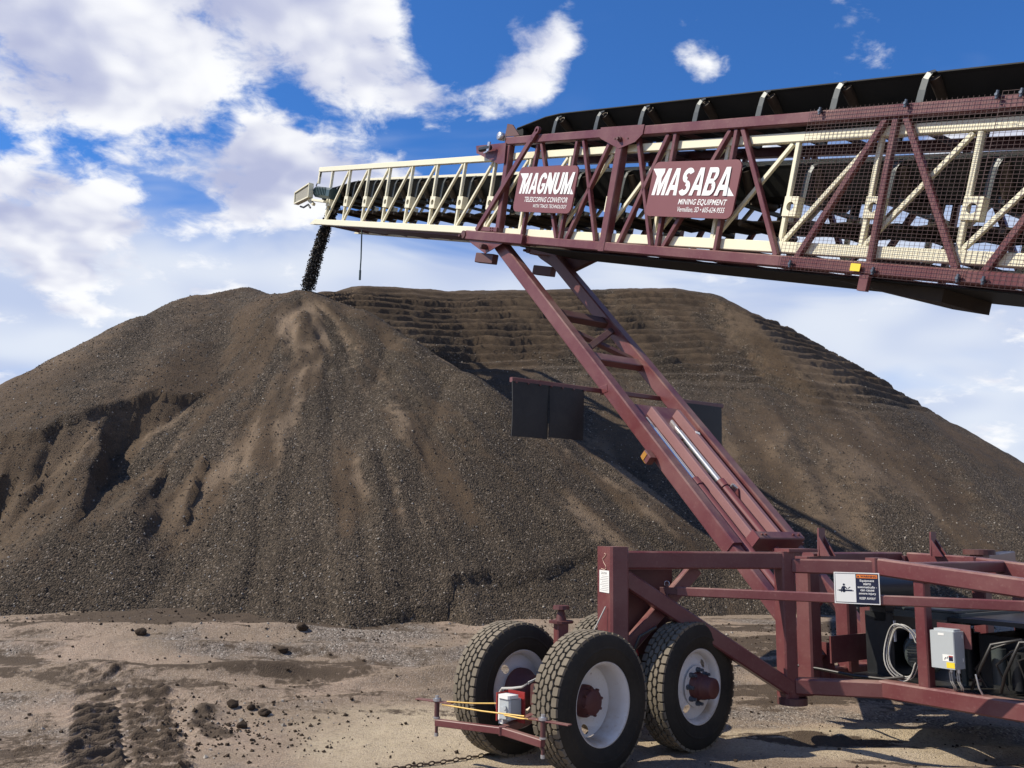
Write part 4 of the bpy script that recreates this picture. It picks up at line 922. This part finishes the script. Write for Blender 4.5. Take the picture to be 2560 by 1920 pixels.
# bogie and wheels ----------------------------------------------
AXA = R(-44); AX = Vector((math.sin(AXA), math.cos(AXA), 0)); RO = Vector((math.cos(AXA), -math.sin(AXA), 0))
MC = Vector((.63, 7.20, .512)); TC = MC + RO * 1.235; LC = MC + AX * .87; FC = TC + AX * .87
BC = (MC + FC) / 2
b = MB(); b.beam(BC - RO * .75, BC + RO * .75, .16, .17, ZV); b.beam(BC + ZV * .02, BC + ZV * .32, .22, .26, RO); bog = b.build('walking_beam', 'maroon_muddy', conv)
for c_ in (MC, TC):
    b = MB(); b.tube([c_ + AX * .10, c_ + AX * .77], .065, 14); b.build('axle', 'hub_red', bog)
b = MB(); b.tube([TC - AX * .02 - RO * .45 + ZV * .50, TC + AX * .1 - RO * .52 + ZV * .42, TC + AX * .15 - RO * .6 + ZV * .2, TC + AX * .3 - RO * .55], .014, 8); b.build('brake_hose', 'hose_black', bog)
b = MB(); b.tube([TC + AX * .2 - RO * .48 + ZV * .25, TC + AX * .34 - RO * .48 + ZV * .25], .075, 14); b.build('brake_chamber', 'red_paint', bog)

def tyre_mesh():
    g = MB(); prof = [(-.100, .290), (-.128, .315), (-.146, .37), (-.149, .415), (-.143, .455), (-.130, .488), (-.118, .505), (-.06, .509), (0, .510)]
    prof = prof + [(-x, r) for x, r in prof[-2::-1]]
    g.lathe(prof, (0, 0, 0), (1, 0, 0), 72)
    for xs in (-1, 1):                                          # raised rings on the sidewall
        g.lathe([(xs * .1487, .395), (xs * .1525, .400), (xs * .1525, .412), (xs * .1490, .417)], (0, 0, 0), (1, 0, 0), 72)
    me = bpy.data.meshes.new('tyre'); me.from_pydata(g.v, [], g.f); me.polygons.foreach_set('use_smooth', g.sm)
    bm = bmesh.new(); bm.from_mesh(me); bmesh.ops.recalc_face_normals(bm, faces=bm.faces); bm.to_mesh(me); bm.free()
    me.materials.append(MATS['tyre_side']); return me
def tread_mesh():
    g = MB(); n = 44
    def blk(xc, t, poly, r0, r1):
        vs = []
        for rr_, sh in ((r0, 1.06), (r1, 1.0)):
            for dx, ds in poly:
                tt = t + ds * sh / .52; x = xc + dx * sh; rad = rr_ - (.007 if abs(x) > .115 else 0) * (abs(x) - .115) / .02
                vs.append((x, -math.sin(tt) * rad, math.cos(tt) * rad))
        k = len(poly); g.add(vs, [tuple(range(k, 2 * k))] + [(i, (i + 1) % k, k + (i + 1) % k, k + i) for i in range(k)])
    P2 = 2 * math.pi / n; h = .52 * P2
    hexa = [(-.021, 0), (-.012, -h * .44), (.012, -h * .44), (.021, 0), (.012, h * .44), (-.012, h * .44)]
    slim = [(-.017, -h * .12), (-.004, -h * .45), (.013, -h * .36), (.017, h * .12), (.004, h * .45), (-.013, h * .36)]
    shou = [(-.022, -h * .30), (-.014, -h * .42), (.024, -h * .38), (.024, h * .38), (-.014, h * .42), (-.022, h * .30)]
    for i in range(n):
        t = i * P2
        blk(0, t, hexa, .505, .527); blk(-.046, t + P2 / 2, slim, .505, .526); blk(.046, t + P2 / 2, [(-a_, b_) for a_, b_ in slim], .505, .526)
        blk(.096, t, shou, .50, .523); blk(-.096, t, [(-a_, b_) for a_, b_ in shou], .50, .523)
    me = bpy.data.meshes.new('tread'); me.from_pydata(g.v, [], g.f)
    bm = bmesh.new(); bm.from_mesh(me); bmesh.ops.recalc_face_normals(bm, faces=bm.faces); bm.to_mesh(me); bm.free()
    me.materials.append(MATS['tyre_tread']); return me
def rim_mesh(kind):
    g = MB()
    if kind == 'deep':   barrel = [(.118, .300), (.122, .308), (.112, .298), (.106, .284), (.05, .268), (-.02, .262), (-.07, .262), (-.10, .280), (-.118, .300)]; xo, xi, ro, ri = -.05, -.095, .263, .085
    else:                barrel = [(.118, .300), (.122, .308), (.112, .298), (.106, .284), (.085, .272), (.05, .268), (-.05, .262), (-.10, .280), (-.118, .300)]; xo, xi, ro, ri = .045, .085, .268, .085
    g.lathe(barrel, (0, 0, 0), (1, 0, 0), 64)
    bm = bmesh.new(); loops = [(0, 0, ro, 56), (0, 0, ri, 28)] + [(.208 * math.cos(R(a_)), .208 * math.sin(R(a_)), .034, 18) for a_ in (35, 215)]
    ed = []
    for cx, cy, r_, n in loops:
        vv = [bm.verts.new((0, cx + r_ * math.cos(2 * math.pi * k / n), cy + r_ * math.sin(2 * math.pi * k / n))) for k in range(n)]
        ed += [bm.edges.new((vv[k], vv[(k + 1) % n])) for k in range(n)]
    # seat circle where the disc turns flat
    bmesh.ops.triangle_fill(bm, edges=ed, use_beauty=True, normal=(1, 0, 0))
    for v in bm.verts:
        r_ = math.hypot(v.co.y, v.co.z); t = min(max((ro - r_) / (ro - .165), 0), 1); v.co.x = xo + (xi - xo) * t
    bm.verts.ensure_lookup_table()
    g.add([v.co[:] for v in bm.verts], [[v.index for v in f.verts] for f in bm.faces]); bm.free()
    g.lathe([(xi + .002, .170), (xi + .006, .168), (xi + .006, .085)], (0, 0, 0), (1, 0, 0), 40, False)
    me = bpy.data.meshes.new('wheel_rim'); me.from_pydata(g.v, [], g.f); me.polygons.foreach_set('use_smooth', g.sm); me.materials.append(MATS['rim_white']); return me
def hub_mesh(kind):
    g = MB()
    if kind == 'drive': pr = [(.085, .118), (.10, .118), (.10, .105), (.17, .10), (.185, .092), (.185, .088), (.255, .083), (.265, .070), (.265, .0)]
    elif kind == 'deep': pr = [(-.09, .12), (-.05, .12), (-.05, .10), (.02, .095), (.03, .085), (.03, 0)]
    else: pr = [(.08, .165), (.14, .165), (.14, .13), (.28, .12), (.28, 0)]
    g.lathe(pr, (0, 0, 0), (1, 0, 0), 26)
    if kind == 'deep':
        for k in range(8):
            t = 2 * math.pi * k / 8; g.beam((.0, .098 * math.cos(t), .098 * math.sin(t)), (.025, .098 * math.cos(t), .098 * math.sin(t)), .018, .018)
    me = bpy.data.meshes.new('hub'); me.from_pydata(g.v, [], g.f); me.polygons.foreach_set('use_smooth', g.sm); me.materials.append(MATS['hub_red']); return me
def nut_mesh():
    g = MB(); g.lathe([(0, .0), (0, .022), (.028, .020), (.028, .014), (.062, .013), (.062, 0)], (0, 0, 0), (1, 0, 0), 10, False)
    me = bpy.data.meshes.new('lug_nut'); me.from_pydata(g.v, [], g.f); me.materials.append(MATS['dark_bolt']); return me
TYRE, TREAD, NUT = tyre_mesh(), tread_mesh(), nut_mesh()
RIMS = {'deep': rim_mesh('deep'), 'flat': rim_mesh('flat')}
def wheel(c, kind, hub, spin, label):
    w = bpy.data.objects.new('wheel', RIMS[kind]); col.objects.link(w); w.parent = conv; w.location = c - ROOT
    out = -AX; rz = math.atan2(out.y, out.x); w.rotation_euler = (spin, 0, rz); w.rotation_mode = 'XYZ'; tag(w, label)
    def ch(name, me, loc=(0, 0, 0), rx=0.0):
        o = bpy.data.objects.new(name, me); col.objects.link(o); o.parent = w; o.location = loc; o.rotation_euler = (rx, 0, 0); return o
    ch('tyre', TYRE); ch('tread', TREAD); ch('hub', hub_mesh(hub))
    if hub == 'drive':
        for k in range(8):
            t = 2 * math.pi * (k + .5) / 8; ch('lug_nut', NUT, (.09, .135 * math.cos(t), .135 * math.sin(t)))
wheel(MC, 'deep', 'deep', R(58), 'dusty wheel nearest the camera with deep white rim')
wheel(TC, 'flat', 'drive', R(20), 'right-hand wheel with white rim and protruding maroon hub')
wheel(LC, 'flat', 'inner', R(95), 'left-hand wheel behind the yellow cords')
wheel(FC, 'flat', 'inner', R(10), 'hidden wheel behind the right-hand wheel')

# bump rail with stop switch in front of the wheels -------------
E0, E1 = Vector((-.535, 7.28, .335)), Vector((.25, 6.72, .335)); EM = Vector((-.035, 6.97, .345))
b = MB(); b.beam(E0, EM, .05, .05, ZV); b.beam(EM, E1 - ZV * .02, .05, .055, ZV); b.beam(EM - ZV * .03, EM + ZV * .03, .06, .05); b.beam(EM, MC + AX * .42 - RO * .1 - ZV * .13, .06, .06, ZV)
br = b.build('bump_rail', 'maroon', conv)
tops = []
for e_, lbl in ((E0, 0), (E1 - ZV * .02, 1)):
    b = MB(); b.tube([e_ + ZV * .025, e_ + ZV * .155], .019, 10); b.tube([e_ - ZV * .03, e_ - ZV * .075], .012, 8); b.build('rail_spindle', 'maroon_muddy', br)
    b = MB(); b.tube([e_ + ZV * .03, e_ + ZV * .042], .026, 10); b.tube([e_ + ZV * .155, e_ + ZV * .175], .032, 6); b.tube([e_ + ZV * .175, e_ + ZV * .195], .016, 8); b.tube([e_ - ZV * .075, e_ - ZV * .10], .016, 6); b.build('washer_and_nut', 'zinc', br)
    d_ = (E1 - E0).normalized(); out_ = -d_ if lbl == 0 else d_
    b = MB(); t_ = e_ + ZV * .15
    b.beam(t_ - out_ * .13 + RO * .02, t_ + out_ * (.22 if lbl else .20) , .05, .008, ZV); b.build('trip_blade', 'maroon', br); tops.append(t_)
sw = Vector((.02, 7.06, .50))
g = MB(); g.beam(sw - ZV * .085, sw + ZV * .055, .12, .13, RO, c=.012); g.beam(sw + RO * -.05 - ZV * .04, sw + RO * -.075 - ZV * .04, .07, .08, ZV); g.tube([sw - RO * .07 + ZV * .0 - AX * .02, sw - RO * .08 - AX * .02], .016, 10)
ss = g.build('stop_switch', 'box_grey', conv)
g = MB(); g.beam(sw + ZV * .06 - RO * .02, sw + ZV * .085 - RO * .02, .12, .11, RO); g.beam(sw + AX * .075 - ZV * .10, sw + AX * .075 + ZV * .06, .015, .09, RO); g.beam(sw + AX * .07 - ZV * .13, sw + AX * .07 - ZV * .09, .05, .06, RO); g.build('switch_cover', 'sticker_white', ss)
g = MB(); g.prism([sw + AX * .09 + RO * -.05 - ZV * .11, sw + AX * .09 + RO * .06 - ZV * .11, sw + AX * .09 + RO * .06 + ZV * .09, sw + AX * .09 + RO * -.05 + ZV * .09], AX * .01); g.prism([sw + RO * .068 - AX * .08 - ZV * .12, sw + RO * .068 + AX * .095 - ZV * .12, sw + RO * .068 + AX * .095 + ZV * .10, sw + RO * .068 - AX * .08 + ZV * .10], RO * .01); g.build('switch_bracket', 'red_paint', ss)
g = MB(); p_ = sw + AX * .08 + ZV * .0; g.tube([p_ + AX * .03 - ZV * .02, p_ + AX * .055 + ZV * .06, p_ + AX * .01 + ZV * .115, p_ - AX * .1 + ZV * .13, p_ - AX * .20 + ZV * .15, p_ - AX * .27 + ZV * .19, MC - RO * .1 + AX * .30 + ZV * .20], .009, 6); g.build('switch_cable', 'hose_grey', ss)
def cord(p, q, sag=.006):
    g = MB(); g.tube([p, (p + q) / 2 - ZV * sag, q], .0055, 6); g.build('trip_cord', 'cord_yellow', br)
cord(tops[0] + (E1 - E0).normalized() * .05 - ZV * .015, tops[1] - (E1 - E0).normalized() * .16 + ZV * .012)
cord(tops[0] + (E1 - E0).normalized() * .12 + AX * .03 + ZV * .01, sw + AX * .09 - RO * .03 + ZV * .01); cord(sw - AX * .02 - RO * .08 - ZV * .05, tops[1] - (E1 - E0).normalized() * .05)

# power unit -----------------------------------------------------
def boxB(g, a0, a1, w0, w1, z0, z1, c=.012): g.beam(B((a0 + a1) / 2, (w0 + w1) / 2, z0), B((a0 + a1) / 2, (w0 + w1) / 2, z1), abs(a1 - a0), abs(w1 - w0), WV, c=c)
g = MB(); boxB(g, 5.18, 4.90, .30, 1.20, .55, 1.10); g.beam(B(5.04, .30, 1.10), B(5.04, 1.2, 1.10), .16, .16, ZV); pu = g.build('power_unit', 'engine_black', conv); tag(pu, 'black hydraulic power unit inside the undercarriage')
def pp(name, mat, *boxes, parent=None):
    g = MB()
    for bx in boxes: boxB(g, *bx)
    return g.build(name, mat, parent or pu)
pp('canopy_frame', 'engine_green', (4.88, 4.30, .28, .36, 1.08, 1.14), (4.86, 4.30, .28, 1.3, 1.145, 1.16), (4.32, 4.26, .28, 1.30, 1.08, 1.14))
pp('base_pan', 'engine_black', (5.2, 1.6, .12, 1.5, .50, .56)); pp('side_panel', 'engine_black', (4.25, 1.7, 1.12, 1.2, .56, 1.06))
pp('canopy', 'engine_black', (4.34, 2.8, .20, 1.35, 1.08, 1.115), (4.34, 4.31, .20, 1.35, 1.03, 1.08)); pp('engine_block', 'engine_black', (4.2, 2.4, .42, 1.1, .56, .98), (3.9, 2.9, .30, .45, .62, .88), (3.5, 2.2, .34, .44, .70, .95))
for q in ((4.30, 4.26, .30, .36), (2.9, 2.86, .30, .36), (3.7, 3.64, .28, .34)): pp('canopy_post', 'engine_green', q + (.56, 1.08))
g = MB(); g.lathe([(0, 0), (0, .165), (-.03, .175), (-.40, .175), (-.40, 0)], B(4.62, .34, .78), -AH * .55 - WV * .83, 28); mo = g.build('electric_motor', 'engine_green', pu)
g = MB(); ax_ = (-AH * .55 - WV * .83).normalized(); sx = ax_.cross(ZV).normalized()
for k in range(-6, 7):
    zz_ = k * .024; hw_ = math.sqrt(max(.155 ** 2 - zz_ ** 2, 0)); c_ = B(4.62, .34, .78) + ax_ * .004 + ZV * zz_
    g.beam(c_ - sx * hw_, c_ + sx * hw_, .006, .009, ZV)
g.build('fan_grille', 'idler_steel', mo)
g = MB(); g.tube([B(5.02, .02, 1.30), B(5.02, .75, 1.30)], .15, 20); g.build('air_tank', 'engine_black', conv)
g = MB(); boxB(g, 4.855, 4.845, .24, .27, .86, 1.04, .002); boxB(g, 4.72, 4.66, .262, .27, .90, .98, .002); g.build('notice_tag', 'sticker_white', pu)
g = MB()
for k, (r_, off) in enumerate(((.235, 0), (.22, .02), (.205, .045), (.228, .06))):
    g.tube([B(4.68 + .19 * math.cos(t) * r_ / .3, .05 + off + .02 * math.sin(3 * t), .80 + r_ * math.sin(t)) for t in np.linspace(3.5, 9.0, 30)], .0065, 6)
g.build('cable_coil', 'hose_grey', conv)
g = MB(); g.tube([B(5.75, -.05, .58), B(5.45, -.02, .575), B(5.1, .02, .555), B(4.85, .05, .56), B(4.66, .06, .60)], .014, 8); g.build('hydraulic_hose', 'hose_black', conv)
for k in range(7):
    a0 = 4.1 - k * .22; g = MB()
    g.tube([B(a0, .1 + .02 * k, .58), B(a0 - .10, .0, .70 + .03 * (k % 3)), B(a0 - .22, .02, .95 + .04 * (k % 2)), B(a0 - .4, .12, 1.0), B(a0 - .55, .1, .82), B(a0 - .62, .2, .62)], .013, 7); g.build('hydraulic_hose', 'hose_black' if k != 3 else 'hose_grey', conv)
for a_, w_, r_, z0, z1, mt in ((3.95, .26, .055, .62, .90, 'engine_green'), (3.80, .24, .05, .60, .84, 'engine_black'), (3.55, .22, .07, .58, .80, 'engine_black'), (3.30, .24, .05, .62, .95, 'engine_green'), (4.45, .70, .11, .58, .96, 'engine_black')):
    g = MB(); g.tube([B(a_, w_, z0), B(a_, w_, z1)], r_, 14); g.tube([B(a_, w_, z1), B(a_, w_, z1 + .03)], r_ * .6, 10); g.build('filter_canister', mt, pu)
for k in range(6):
    a0 = 4.0 - k * .17; g = MB()
    g.tube([B(a0, .14, .60), B(a0 + .06, .10, .74 + .05 * (k % 3)), B(a0 - .05, .13, .90), B(a0 - .2, .2, .97)], .010, 6); g.build('hydraulic_hose', 'hose_black', pu)
for k in range(5):
    g = MB(); boxB(g, 3.86 - k * .2, 3.80 - k * .2, .26, .31, .70 + .04 * (k % 2), .76 + .05 * (k % 3), .006); g.build('valve_block', 'idler_steel', pu)
# control box on its bracket
g = MB(); boxB(g, 4.30, 4.02, -.012, .0, .90, 1.085, .003); cbk = g.build('box_bracket', 'maroon', conv)
g = MB(); boxB(g, 4.275, 4.075, -.165, -.015, .748, 1.035, .006); boxB(g, 4.26, 4.09, -.13, -.03, 1.035, 1.05, .004); cb = g.build('control_box', 'box_grey', conv); tag(cb, 'grey electrical control box beside the frame post')
def cbr(name, mat, a0, a1, z0, z1, d=-.1665): g = MB(); g.prism([B(a0, d, z0), B(a1, d, z0), B(a1, d, z1), B(a0, d, z1)], WV * .001); return g.build(name, mat, cb)
cbr('name_tag', 'sticker_white', 4.205, 4.155, 1.003, 1.020); wl = cbr('warning_label', 'sticker_white', 4.175, 4.085, .806, .858)
cbr('label_panel', 'ink_navy', 4.124, 4.090, .812, .852, -.168); cbr('label_band', 'red_paint', 4.124, 4.090, .842, .852, -.1692); cbr('yellow_label', 'sticker_yellow', 4.146, 4.079, .757, .800)
g = MB(); g.tube([B(4.160, -.168, .820), B(4.148, -.168, .838), B(4.139, -.168, .828), B(4.131, -.168, .845)], .0022, 5); g.build('label_symbol', 'ink_navy', cb)
for k, a_ in enumerate((4.16, 4.10)):
    g = MB(); g.tube([B(a_, -.08, .748), B(a_, -.08, .715)], .017, 10); g.build('cable_gland', 'zinc', cb)
    for q in (0, .015):
        g = MB(); g.tube([B(a_ + q, -.08, .715), B(a_ + q - .005, -.08, .65), B(a_ + q - .02, -.06, .60), B(a_ + q + .015, .0, .57)], .006, 6); g.build('conduit', 'hose_grey', cb)
g = MB()
for z_ in (.80, .98): g.tube([B(4.072, -.05, z_), B(4.072, -.05, z_ + .03)], .006, 6)
g.build('box_hinge', 'zinc', cb)
g = MB(); g.tube([B(3.98, -.05, .72), B(3.96, -.05, .62), B(3.95, -.02, .57)], .008, 6); g.build('lever', 'zinc', body)

# ---------------------------------------------------------------- falling stone, clods, chain
def stones(name, pts, sizes, mats, seed=3):
    rg = np.random.default_rng(seed); base = np.array([[1, 0, 0], [-1, 0, 0], [0, 1, 0], [0, -1, 0], [0, 0, 1], [0, 0, -1]], float)
    fc = np.array([[0, 2, 4], [2, 1, 4], [1, 3, 4], [3, 0, 4], [2, 0, 5], [1, 2, 5], [3, 1, 5], [0, 3, 5]])
    n = len(pts); V_ = base[None] * (0.6 + 0.7 * rg.random((n, 6, 1)))
    ax_ = rg.normal(size=(n, 3, 3)); q, _ = np.linalg.qr(ax_); V_ = np.einsum('nij,nkj->nki', q, V_) * np.array(sizes)[:, None, None] + np.array(pts)[:, None]
    F_ = (fc[None] + (np.arange(n) * 6)[:, None, None]).reshape(-1, 3)
    me = bpy.data.meshes.new(name); me.from_pydata(V_.reshape(-1, 3).tolist(), [], F_.tolist())
    for mm in mats: me.materials.append(MATS[mm])
    mi = np.repeat((rg.random(n) > 0.86).astype(int) if len(mats) > 1 else np.zeros(n, int), 8); me.polygons.foreach_set('material_index', mi.astype(np.int32)); me.update()
    o = bpy.data.objects.new(name, me); col.objects.link(o); return o
p0 = T(8.40, .80, .65); p1 = Vector((PEAK[0], PEAK[1], PEAK[2] + .05))
drop = p0.z - p1.z; hv = Vector((p1.x - p0.x, p1.y - p0.y, 0)); N = 15000
tt = RNG.random(N) ** 0.8; wid = .066 + .03 * tt
dens_ = np.array([mnoise.noise(Vector((t * 9, 3.1, .4))) for t in tt])
off = np.clip(RNG.normal(size=(N, 2)) * .55, -1.15, 1.15) * wid[:, None]
side_ = np.array(WV[:]); fw_ = np.array(AH[:])
P_ = np.array(p0[:]) + np.outer(tt, np.array(hv[:])) + np.outer(off[:, 0] * 1.3, side_) + np.outer(off[:, 1], fw_)
P_[:, 2] = p0.z - drop * (0.12 * tt + 0.88 * tt ** 1.7) + RNG.normal(size=N) * .03
keepm = RNG.random(N) < np.clip(.85 + 1.1 * dens_, .25, 1); P_ = P_[keepm]
fs_ = stones('falling_gravel', P_, .010 + .014 * RNG.random(len(P_)) ** 2, ['stone_dark', 'stone_light'], 5)
tag(fs_, 'stream of dark gravel falling from the conveyor tip onto the cone', 'gravel', kind='stuff')

CLODS = [(-2.62, 9.13, .050, 'dark round earth clod, leftmost of three in a row on the pale dirt'), (-2.44, 9.12, .034, 'small dark earth clod in the middle of three in a row'),
         (-2.27, 8.99, .046, 'dark earth clod, rightmost of three in a row on the pale dirt'), (-2.36, 8.58, .040, 'single dark earth clod below the row of three clods'),
         (-2.52, 11.55, .06, 'dark clod at the foot of the cone, right of the other clods'), (-4.34, 11.2, .055, 'flat dark clod near the foot of the dug-out left face'),
         (-2.57, 10.85, .045, 'flat dark clod in the wheel rut below the cone')]
for i, (x, y, r_, lb) in enumerate(CLODS):
    bm = bmesh.new(); bmesh.ops.create_icosphere(bm, subdivisions=3, radius=r_)
    for v in bm.verts:
        nn = mnoise.noise(v.co * (22 if r_ < .05 else 17) + Vector((i * 5.1, 0, 0))) * .38 + mnoise.noise(v.co * 60 + Vector((i, 2, 0))) * .15
        v.co *= 1 + nn
        v.co.z *= .8; v.co.x *= 1.15
    me = bpy.data.meshes.new('earth_clod'); bm.to_mesh(me); bm.free(); me.materials.append(MATS['clod_earth'])
    o = bpy.data.objects.new('earth_clod', me); col.objects.link(o); o.location = (x, y, gz_at(x, y) + r_ * .55); tag(o, lb, 'clod', 'earth clods on the yard')
pts = []; szs = []
for k in range(3200):
    q = RNG.random()
    if q < .16: x, y = RNG.normal(-2.45, .55), RNG.normal(8.5, .6)
    elif q < .7: x, y = RNG.uniform(-7, 7), RNG.uniform(11.2, 12.6)
    else: x, y = RNG.uniform(-6, 6), RNG.uniform(7.0, 11.5)
    pts.append((x, y, gz_at(x, y) + .004)); szs.append(.006 + .020 * RNG.random() ** 5 + (.006 if q < .16 else 0) * RNG.random())
sc_ = stones('loose_stones', pts, szs, ['clod_earth', 'stone_light'], 9); tag(sc_, 'loose crumbs of earth and stone strewn over the yard', 'stones', kind='stuff')
# stones lying on the slope, bigger grains that catch the light
N = 60000; sx_ = RNG.uniform(-9, 9, N); sy_ = 11.6 + 9 * RNG.random(N) ** 1.5
sz_, wh_, inf_ = pile_z(sx_, sy_); ok = sz_ > ground_z(sx_, sy_) - .02
pts = np.stack([sx_, sy_, sz_], -1)[ok]
so_ = stones('slope_stones', pts, .007 + .015 * RNG.random(len(pts)) ** 4, ['stone_brown', 'stone_light'], 11); tag(so_, 'coarse dark stones lying loose on the slope of the stockpile', 'stones', kind='stuff')
# drag chain on the ground
cpts = [(-1.2, 7.0), (-.8, 7.23), (-.51, 7.41), (-.18, 7.66), (.15, 7.95), (.6, 8.35)]
ch = MB(); q = [Vector((x, y, gz_at(x, y) + .012)) for x, y in cpts]; dl = 0
dense = [q[i].lerp(q[i + 1], k / 14) for i in range(len(q) - 1) for k in range(14)]
acc_ = [dense[0]]
for p in dense:
    if (p - acc_[-1]).length > .042: acc_.append(p)
for i in range(len(acc_) - 1):
    d = (acc_[i + 1] - acc_[i]).normalized(); c = (acc_[i] + acc_[i + 1]) / 2 + Vector((0, 0, .004)); s_ = d.cross(ZV).normalized() if i % 2 else ZV
    lk = [c + d * (.028 * math.cos(t)) + s_ * (.013 * math.sin(t)) for t in np.linspace(0, 2 * math.pi, 10)]
    ch.tube(lk, .0055, 5, False)
co_ = ch.build('drag_chain', 'chain_rust'); tag(co_, 'rusty chain lying on the dirt under the left-hand wheel', 'chain')
